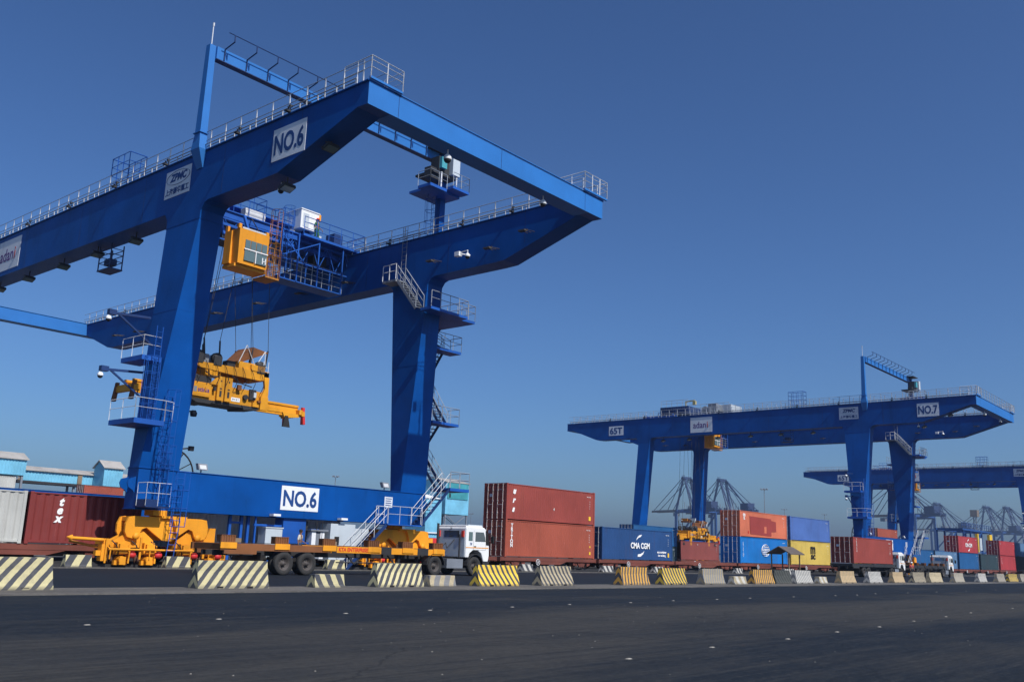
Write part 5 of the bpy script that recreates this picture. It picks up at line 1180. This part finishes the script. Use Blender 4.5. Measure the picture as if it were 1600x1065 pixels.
# ------------------------------------------------------------------ people
def skinned(pts, edges, radii, root=0, sub=2):
    me = bpy.data.meshes.new('b'); me.from_pydata(pts, edges, []); o = bpy.data.objects.new('b', me); COL.objects.link(o)
    sk = o.modifiers.new('s', 'SKIN'); sk.use_smooth_shade = True
    for i, r in enumerate(radii): me.skin_vertices[0].data[i].radius = (r, r) if not isinstance(r, tuple) else r
    for i in range(len(pts)): me.skin_vertices[0].data[i].use_root = (i == root)
    s = o.modifiers.new('u', 'SUBSURF'); s.levels = sub; s.render_levels = sub
    dg = bpy.context.evaluated_depsgraph_get(); m2 = bpy.data.meshes.new_from_object(o.evaluated_get(dg)); bpy.data.objects.remove(o)
    return m2
def person(x, y, z, yaw, label, top, legs, headgear, arms=((.28, -.02), (.28, .02)), stride=.10):
    """standing worker facing local -Y before yaw"""
    t = thing('person', (x, y, z), label, 'person')
    t.rotation_euler = (0, 0, yaw)
    def fin(me, nm, mt, parent=t):
        me.name = nm; me.materials.clear(); me.materials.append(M[mt]); o = bpy.data.objects.new(nm, me); COL.objects.link(o); o.parent = parent; return o
    sL, sR = stride, -stride
    J = {'pel': (0, 0, .95), 'wai': (0, 0, 1.08), 'che': (0, .0, 1.30), 'nec': (0, 0, 1.47), 'hd0': (0, -.01, 1.56), 'hd1': (0, -.02, 1.65), 'hd2': (0, -.015, 1.72)}
    for s, k, st in ((1, 'l', sL), (-1, 'r', sR)):
        J['hip' + k] = (.10 * s, 0, .90); J['kne' + k] = (.11 * s, -st * .5 - .02, .50); J['ank' + k] = (.11 * s, -st, .09); J['toe' + k] = (.13 * s, -st - .17, .03)
        a = arms[0 if s > 0 else 1]
        J['sho' + k] = (.18 * s, 0, 1.40); J['elb' + k] = (.25 * s, .03, 1.14); J['wri' + k] = (a[0] * s, -.10 - a[1], .93); J['pal' + k] = (a[0] * s, -.13 - a[1], .86)
    names = list(J); idx = {n: i for i, n in enumerate(names)}
    E_ = [('pel', 'wai'), ('wai', 'che'), ('che', 'nec'), ('nec', 'hd0'), ('hd0', 'hd1'), ('hd1', 'hd2')]
    for k in 'lr': E_ += [('pel', 'hip' + k), ('hip' + k, 'kne' + k), ('kne' + k, 'ank' + k), ('ank' + k, 'toe' + k), ('che', 'sho' + k), ('sho' + k, 'elb' + k), ('elb' + k, 'wri' + k), ('wri' + k, 'pal' + k)]
    rad = {'pel': (.15, .11), 'wai': (.14, .10), 'che': (.16, .11), 'nec': .055, 'hd0': .075, 'hd1': (.078, .095), 'hd2': (.06, .075)}
    for k in 'lr': rad.update({'hip' + k: .085, 'kne' + k: .056, 'ank' + k: .036, 'toe' + k: .035, 'sho' + k: .055, 'elb' + k: .040, 'wri' + k: .026, 'pal' + k: (.035, .018)})
    P_ = [J[n] for n in names]; ed = [(idx[a], idx[b]) for a, b in E_]; rr = [rad[n] for n in names]
    for k, s in (('l', 1), ('r', -1)):   # fingers and thumb
        w = J['pal' + k]
        for f, (dx, ln) in enumerate(((-.025, .06), (-.008, .07), (.010, .065), (.026, .05))):
            i0 = len(P_); P_.append((w[0] + dx * .4, w[1] - .01 + dx, w[2] - .04)); P_.append((w[0] + dx * .4 - s * .012, w[1] - .015 + dx, w[2] - .04 - ln)); ed += [(idx['pal' + k], i0), (i0, i0 + 1)]; rr += [.009, .008]
        i0 = len(P_); P_.append((w[0] - s * .03, w[1] - .03, w[2] - .01)); ed.append((idx['pal' + k], i0)); rr.append(.010)
    fin(skinned(P_, ed, rr), 'body', 'skin')
    def sub(nodes, grow, nm, mt):
        ii = {n: i for i, n in enumerate(nodes)}; ee = [(ii[a], ii[b]) for a, b in E_ if a in ii and b in ii]
        r2 = []
        for n in nodes:
            q = rad[n]; r2.append((q[0] + grow, q[1] + grow) if isinstance(q, tuple) else q + grow)
        return fin(skinned([J[n] for n in nodes], ee, r2), nm, mt)
    sub(['pel', 'hipl', 'hipr', 'knel', 'kner', 'ankl', 'ankr', 'wai'], .018, 'trousers', legs)
    sub(['wai', 'che', 'shol', 'shor', 'elbl', 'elbr', 'nec'], .020, 'shirt', top)
    for k in 'lr':
        a, b_ = J['ank' + k], J['toe' + k]
        fin(skinned([a, (a[0], a[1], .05), b_], [(0, 1), (1, 2)], [.055, .055, .05]), 'shoe', 'boot')
    hd = Vector(J['hd1'])
    if headgear: MB_local(MB().lathe(hd + Vector((0, 0, .03)), (0, 0, 1), [(0, .145), (.01, .125), (.06, .118), (.11, .085), (.13, .0)], 16), 'helmet', headgear, t)
    else: MB_local(MB().lathe(hd + Vector((0, .015, .01)), (0, 0, 1), [(-.06, .085), (0, .102), (.06, .10), (.10, .07), (.12, 0)], 14), 'hair', 'hair', t)
    f = MB()
    for s in (-1, 1): f.lathe(hd + Vector((s * .033, -.088, .005)), (0, -1, 0), [(0, .014), (.008, .01), (.012, 0)], 8)
    MB_local(f, 'eyes', 'ink', t)
    MB_local(MB().add([hd + Vector(v) for v in ((-.014, -.09, -.03), (.014, -.09, -.03), (0, -.118, -.03), (0, -.088, .015))], [[0, 2, 3], [2, 1, 3], [0, 1, 2]]), 'nose', 'skin', t)
    MB_local(MB().box(hd.x - .025, hd.x + .025, hd.y - .086, hd.y - .078, hd.z - .058, hd.z - .048), 'mouth', 'redink', t)
    for s in (-1, 1): MB_local(MB().lathe(hd + Vector((s * .08, 0, -.01)), (s, 0, 0), [(0, .03), (.012, .025), (.015, 0)], 8), 'ear', 'skin', t)
    return t
def MB_local(mb, nm, mt, parent):
    o = mb.build(nm, mt); o.parent = parent; return o
person(112.9, 36.0, 0.0, radians(-35), 'worker in a white helmet and red vest standing between the two right-hand trucks', 'vest', 'trdark', 'white')
person(34.75, 45.3, 0.5, radians(30), 'person in a pale top and blue trousers standing behind the orange trailer', 'shirtw', 'jeans', None, arms=((.3, .2), (.34, -.05)))
person(40.55, 53.85, 22.98, radians(15), 'worker in a red helmet and green overall up on the trolley deck', 'green', 'green', 'helmetr', arms=((.3, .15), (.25, .2)))
MB_local
t = thing('work_platform', (34.7, 45.3, 0), 'low steel step platform under the person in the pale top', 'platform')
MB().box(33.9, 35.6, 44.95, 45.9, .44, .5).build('deck', 'dark', t)
for x in (34.0, 35.5):
    for y in (45.0, 45.8): MB().box(x - .03, x + .03, y - .03, y + .03, 0, .44).build('leg', 'dark', t)
# ------------------------------------------------------------------ conveyor gallery, towers and cabins behind
K = 150 / 130.0
t = thing('conveyor_gallery', (66, 150, 0), 'long light blue elevated conveyor gallery with a grey roof, left of crane NO.6', 'conveyor gallery')
gx0, gx1, yy0, yy1 = 48.0, 96.0, 150.0, 153.2
z0, ze, zr = 1.5 + (8.3 - 1.5) * K, 1.5 + (9.65 - 1.5) * K, 1.5 + (10.15 - 1.5) * K
b = MB(); corr(b, gx0, gx1, z0, ze, yy0, -1, .5, .06); corr(b, gx0, gx1, z0, ze, yy1, 1, .5, .06); b.build('wall', 'teal', t)
MB().box(gx0, gx1, yy0 - .1, yy1 + .1, z0 - .35, z0).build('floor_truss', 'dark', t)
MB().prism([(yy0 - .3, ze - .05), ((yy0 + yy1) / 2, zr), (yy1 + .3, ze - .05), (yy1 + .3, ze + .08), ((yy0 + yy1) / 2, zr + .15), (yy0 - .3, ze + .08)], 'x', gx0, gx1).build('roof', 'sheetroof', t)
for x in (53.5 * K - .2, 62.3 * K - 1.2, 66.9 * K): MB().box(x, x + .7, yy0 - .14, yy0 - .02, z0, ze - .05).build('window_panel', 'brownpost', t)
for x in (50, 60, 70.5, 82, 93):
    MB().beam((x, yy0 + .5, 0), (x, yy0 + .5, z0 - .3), .3).beam((x, yy1 - .5, 0), (x, yy1 - .5, z0 - .3), .3).beam((x, yy0 + .5, 1), (x, yy1 - .5, z0 - 1), .15).build('trestle', 'greycol', t)
def hut(x0, x1, y0, y1, za, zeave, zpeak, label, mat='teal', ridge='x', legs=True):
    t = thing('transfer_tower', ((x0 + x1) / 2, (y0 + y1) / 2, 0), label, 'tower')
    b = MB(); corr(b, x0, x1, za, zeave, y0, -1, .45, .06); corr(b, x0, x1, za, zeave, y1, 1, .45, .06)
    ym = (y0 + y1) / 2
    for xx in (x0, x1): b.add([(xx, y0, za), (xx, y1, za), (xx, y1, zeave), (xx, ym, zpeak), (xx, y0, zeave)], [[0, 1, 2, 3, 4] if xx > x0 else [4, 3, 2, 1, 0]])
    b.box(x0, x1, y0, y1, za - .1, za - .01)
    b.build('wall', mat, t)
    MB().prism([(y0 - .25, zeave - .12), (ym, zpeak + .02), (y1 + .25, zeave - .12), (y1 + .25, zeave), (ym, zpeak + .16), (y0 - .25, zeave)], 'x', x0 - .25, x1 + .25).build('roof', 'sheetroof', t)
    if legs:
        l = MB()
        for xx in (x0 + .3, x1 - .3):
            for yy in (y0 + .3, y1 - .3): l.beam((xx, yy, 0), (xx, yy, za), .28)
        n = max(1, int(za / 3.5))
        for i in range(n):
            za_, zb_ = za * i / n, za * (i + 1) / n
            for yy in (y0 + .3, y1 - .3): l.beam((x0 + .3, yy, za_), (x1 - .3, yy, zb_), .14); l.beam((x1 - .3, yy, za_), (x0 + .3, yy, zb_), .14); l.beam((x0 + .3, yy, zb_), (x1 - .3, yy, zb_), .16)
            for xx in (x0 + .3, x1 - .3): l.beam((xx, y0 + .3, za_), (xx, y1 - .3, zb_), .14); l.beam((xx, y0 + .3, zb_), (xx, y1 - .3, zb_), .16)
        l.build('lattice_leg', 'greycol', t)
    return t
hut(63.4 * K, 66.1 * K, 146.5, 149.9, 9.3, 1.5 + 9.2 * K, 1.5 + 10.1 * K, 'small light blue gabled transfer house on the gallery, left of the crane leg')
hut(47.5 * K, 52.8 * K, 146.0, 149.9, 9.9, 1.5 + 9.25 * K, 1.5 + 10.0 * K, 'light blue gabled house at the left edge of the photo')
t = hut(169.8, 178.2, 165, 174, 9.8, 17.6, 18.6, 'tall teal tower on lattice legs between the stairs and the red double stack', 'teal')
MB().box(170.3, 177.8, 164.86, 164.98, 13.5, 17.4).build('upper_cladding', 'teal2', t); MB().box(170.9, 171.4, 164.8, 164.9, 13.8, 14.8).build('window', 'ink', t)
t = thing('silo_building', (165.5, 169, 0), 'pale blue building with a low white hipped roof beside the stairs of crane NO.6', 'building')
b = MB(); corr(b, 163.2, 168.6, 0, 13.2, 165, -1, .45, .05); b.add([(163.2, 165, 0), (163.2, 172, 0), (163.2, 172, 13.2), (163.2, 165, 13.2)], [[0, 3, 2, 1]]); b.box(163.25, 168.55, 165.1, 172, 0, 13.15); b.build('wall', 'teal', t)
MB().add([(163, 164.8, 13.15), (168.8, 164.8, 13.15), (168.8, 172.2, 13.15), (163, 172.2, 13.15), (165.9, 168.5, 14.4)], [[0, 1, 4], [1, 2, 4], [2, 3, 4], [3, 0, 4]]).build('roof', 'white', t)
t = thing('site_cabin', (94, 93, 0), 'long red cabin with a pale blue band, behind the front of the orange trailer', 'cabin')
b = MB(); corr(b, 84, 93.5, 0, 2.75, 90, -1, .4, .05); b.box(84.05, 93.45, 90.1, 96, 0, 2.7); b.build('wall', 'redflap', t)
b = MB(); corr(b, 84, 93.5, 2.75, 3.32, 89.99, -1, .4, .05); b.box(84.05, 93.45, 90.1, 96, 2.75, 3.3); b.build('band', 'teal', t)
MB().box(83.9, 93.6, 89.8, 96.2, 3.33, 3.48).build('roof', 'white', t)

# ------------------------------------------------------------------ quay cranes (boom direction d, quay along e)
Dv = Vector((.41, .912, 0)); Ev = Vector((.912, -.41, 0))
def quaycrane(ax, ay, label, boomup=False):
    """ax, ay = foot of the apex (waterside frame)"""
    t = thing('quay_crane', (ax, ay, 0), label, 'quay crane', 'ship-to-shore cranes on the far quay')
    O = Vector((ax, ay, 0))
    P = lambda d, e, z: O + Dv * d + Ev * e + Vector((0, 0, z))
    HW = 12; g = 30; zg = 44
    b = MB()
    for e in (-HW, HW):
        b.beam(P(0, e, 0), P(0, e, zg), 2.2, 1.6); b.beam(P(-g, e, 0), P(-g, e, zg), 2.0, 1.6)
        b.beam(P(0, e, 14), P(-g, e, 14), 1.6, 2.0); b.beam(P(0, e, zg - 1), P(-g, e, zg - 1), 1.4, 2.0)
        b.beam(P(0, e, 15), P(-g, e, zg - 3), 1.2); b.beam(P(-g, e, 5), P(0, e, 5), 1.2)
    for d in (0, -g): b.beam(P(d, -HW, 5), P(d, HW, 5), 1.6); b.beam(P(d, -HW, zg), P(d, HW, zg), 1.8, 2.4)
    b.build('portal_frame', 'quay', t)
    a = MB()
    for e in (-1, 1):
        a.beam(P(0, HW * e, zg), P(-1, 4 * e, 76), 1.5); a.beam(P(-g, HW * e, zg), P(-3, 4 * e, 75), 1.1); a.beam(P(-14, 4 * e, zg + 3), P(-2.5, 4 * e, 75), .8)
    a.beam(P(-1, -5, 76), P(-1, 5, 76), 2.0, 2.6); a.beam(P(-5, -4, 74.5), P(2, -4, 76.5), 1.2); a.beam(P(-5, 4, 74.5), P(2, 4, 76.5), 1.2)
    for k in range(3): a.tube(P(-3 + 2 * k, -4, 76), P(-3 + 2 * k, -4, 79), .25, 4)
    a.build('apex_frame', 'quaydark', t)
    m = MB()
    for e in (-3.2, 3.2): m.beam(P(-50, e, zg + 1), P(3, e, zg + 1), 1.3, 2.6)
    for d in range(-50, 4, 6): m.beam(P(d, -3.2, zg + 1), P(d, 3.2, zg + 1), .8)
    m.build('girder', 'quaydark', t)
    bm = MB()
    for e in (-3.2, 3.2): bm.beam(P(3, e, zg + 1), P(54, e, zg + 1), 1.1, 2.0)
    for d in range(6, 54, 6): bm.beam(P(d, -3.2, zg + 1), P(d, 3.2, zg + 1), .6)
    bm.build('boom', 'brownpost', t)
    s = MB()
    for e in (-4, 4):
        for d in (26, 50): s.tube(P(-1, e, 77), P(d, e * .8, zg + 2.5), .35, 5)
        s.tube(P(-1, e, 77), P(-48, e * .8, zg + 2.5), .35, 5); s.tube(P(-1, e, 77), P(-30, e * .8, zg + 2.5), .3, 5)
    s.build('stay', 'quaydark', t)
    MB().hexa([P(-44, -4, zg + 2.4), P(-33, -4, zg + 2.4), P(-33, 4, zg + 2.4), P(-44, 4, zg + 2.4)], [P(-44, -4, zg + 8.5), P(-33, -4, zg + 8.5), P(-33, 4, zg + 8.5), P(-44, 4, zg + 8.5)]).build('machine_house', 'quaydark', t)
    r = MB()
    for d in range(-30, 2, 4): r.tube(P(d, -3.4, zg + 2.3), P(d, -3.4, zg + 6 + 3 * (d % 3)), .3, 4)
    r.hexa([P(-12, -3, zg + 2.3), P(-7, -3, zg + 2.3), P(-7, 3, zg + 2.3), P(-12, 3, zg + 2.3)], [P(-12, -3, zg + 5), P(-7, -3, zg + 5), P(-7, 3, zg + 5), P(-12, 3, zg + 5)])
    r.hexa([P(14, -2, zg - 4), P(19, -2, zg - 4), P(19, 2, zg - 4), P(14, 2, zg - 4)], [P(14, -2, zg - .8), P(19, -2, zg - .8), P(19, 2, zg - .8), P(14, 2, zg - .8)])
    r.build('trolley_gear', 'greycol', t)
    return t
QC = [(819.8, 470.8, 'hazy quay crane leftmost, its boom tip left of the far leg of crane NO.7'), (849.7, 448.6, 'hazy quay crane directly right of the far leg of crane NO.7'), (903.6, 298.0, 'nearest and largest hazy quay crane, half hidden by the legs of crane NO.7'),
      (1250.4, 364.7, 'hazy quay crane under the girder of the farthest gantry crane, third from the right edge'), (1322, 326, 'hazy quay crane second from the right edge'), (1337, 305.7, 'hazy quay crane nearest to the right edge')]
q0 = quaycrane(*QC[0])
for x, y, lab in QC[1:]:
    c = copytree(q0, (x, y, 0)); c['label'] = lab

# ------------------------------------------------------------------ light masts
def mast(x, y, h, label, kind=0):
    t = thing('light_mast', (x, y, 0), label, 'light mast', 'tall floodlight masts in the port')
    MB().tube((x, y, 0), (x, y, h), .28, 8, .14).build('pole', 'greycol', t)
    for k in range(6 if kind == 0 else 4):
        a = k * 2 * pi / (6 if kind == 0 else 4) + .3
        p = Vector((x + 1.3 * cos(a), y + 1.3 * sin(a), h + (.5 if kind == 0 else 0)))
        MB().beam((x, y, h - .3), p, .1).beam(p, p + Vector((.3 * cos(a), .3 * sin(a), -.35)), .7, .5).build('floodlight', 'greycol', t)
    return t
for x, y, h, lab, k in ((401.7, 190.8, 32, 'light mast with a crown of lamps above the coral container', 0), (558, 252, 32, 'light mast just above the join of the coral and faded blue containers', 1), (620, 252, 32, 'light mast behind the faded blue container, left of crane NO.7 leg', 1),
                        (813, 473, 32, 'light mast above the navy container, left of the hazy quay crane', 1), (286, 350, 32, 'light mast above the NO.6 sill beam, near its number sign', 0), (500, 460, 26, 'light mast just left of the red double stack', 1)): mast(x, y, h, lab, k)
t = thing('red_white_mast', (942, 242, 0), 'brownish lattice mast with a square head among the quay cranes', 'light mast')
b = MB()
for dx in (-1, 1):
    for dy in (-1, 1): b.beam((942 + dx, 242 + dy, 0), (942 + dx, 242 + dy, 46), .4)
for k in range(12): b.beam((941, 241, k * 4), (943, 241, k * 4 + 4), .25); b.beam((943, 241, k * 4), (941, 241, k * 4 + 4), .25); b.beam((941, 241, k * 4), (941, 243, k * 4 + 4), .25)
b.build('lattice', 'greycol', t); MB().box(938.5, 945.5, 239, 245, 46, 52).build('lamp_head', 'brownpost', t)
# blue yard frame crane behind the empty truck
t = thing('yard_crane', (262, 68, 0), 'blue yard crane frame with yellow fittings behind the worker, left of the crimson container', 'yard crane')
b = MB()
for x in (246, 252, 262, 270):
    for y in (66, 72): b.beam((x, y, 0), (x, y, 10.2), .32)
for y in (66, 72): b.beam((245, y, 10.2), (271, y, 10.2), .35, .4); b.beam((245, y, 5), (271, y, 5), .2); b.beam((252, y, 5), (262, y, 10), .25)
for x in (246, 252, 262, 270): b.beam((x, 66, 10.2), (x, 72, 10.2), .5)
b.rail([(245, 66, 10.6), (271, 66, 10.6)], 1.2, 2, .06)
b.build('frame', 'quay', t); MB().box(267, 269.5, 65.4, 66, 8, 9.6).box(256, 256.8, 65.4, 66, 5, 9.5).build('fitting', 'ltyellow', t); MB().box(258, 260, 65.5, 66, 5.5, 8.5).box(248, 250, 65.5, 66, 5.3, 7).build('cabinet', 'greybox', t)

# ------------------------------------------------------------------ haze
hz = MB().box(-150, 2400, -150, 2400, -1.0, 86).build('haze', 'dark'); hz['kind'] = 'stuff'; hz['label'] = 'even port haze'; hz['category'] = 'haze'
hm = bpy.data.materials.new('haze'); hm.use_nodes = True; ht = hm.node_tree; ht.nodes.clear()
ho = ht.nodes.new('ShaderNodeOutputMaterial'); hv = ht.nodes.new('ShaderNodeVolumePrincipled'); ht.links.new(hv.outputs[0], ho.inputs['Volume'])
hv.inputs['Color'].default_value = (0.72, 0.84, 1.0, 1); hv.inputs['Density'].default_value = 0.0004; hv.inputs['Anisotropy'].default_value = 0.65
hz.data.materials.clear(); hz.data.materials.append(hm)
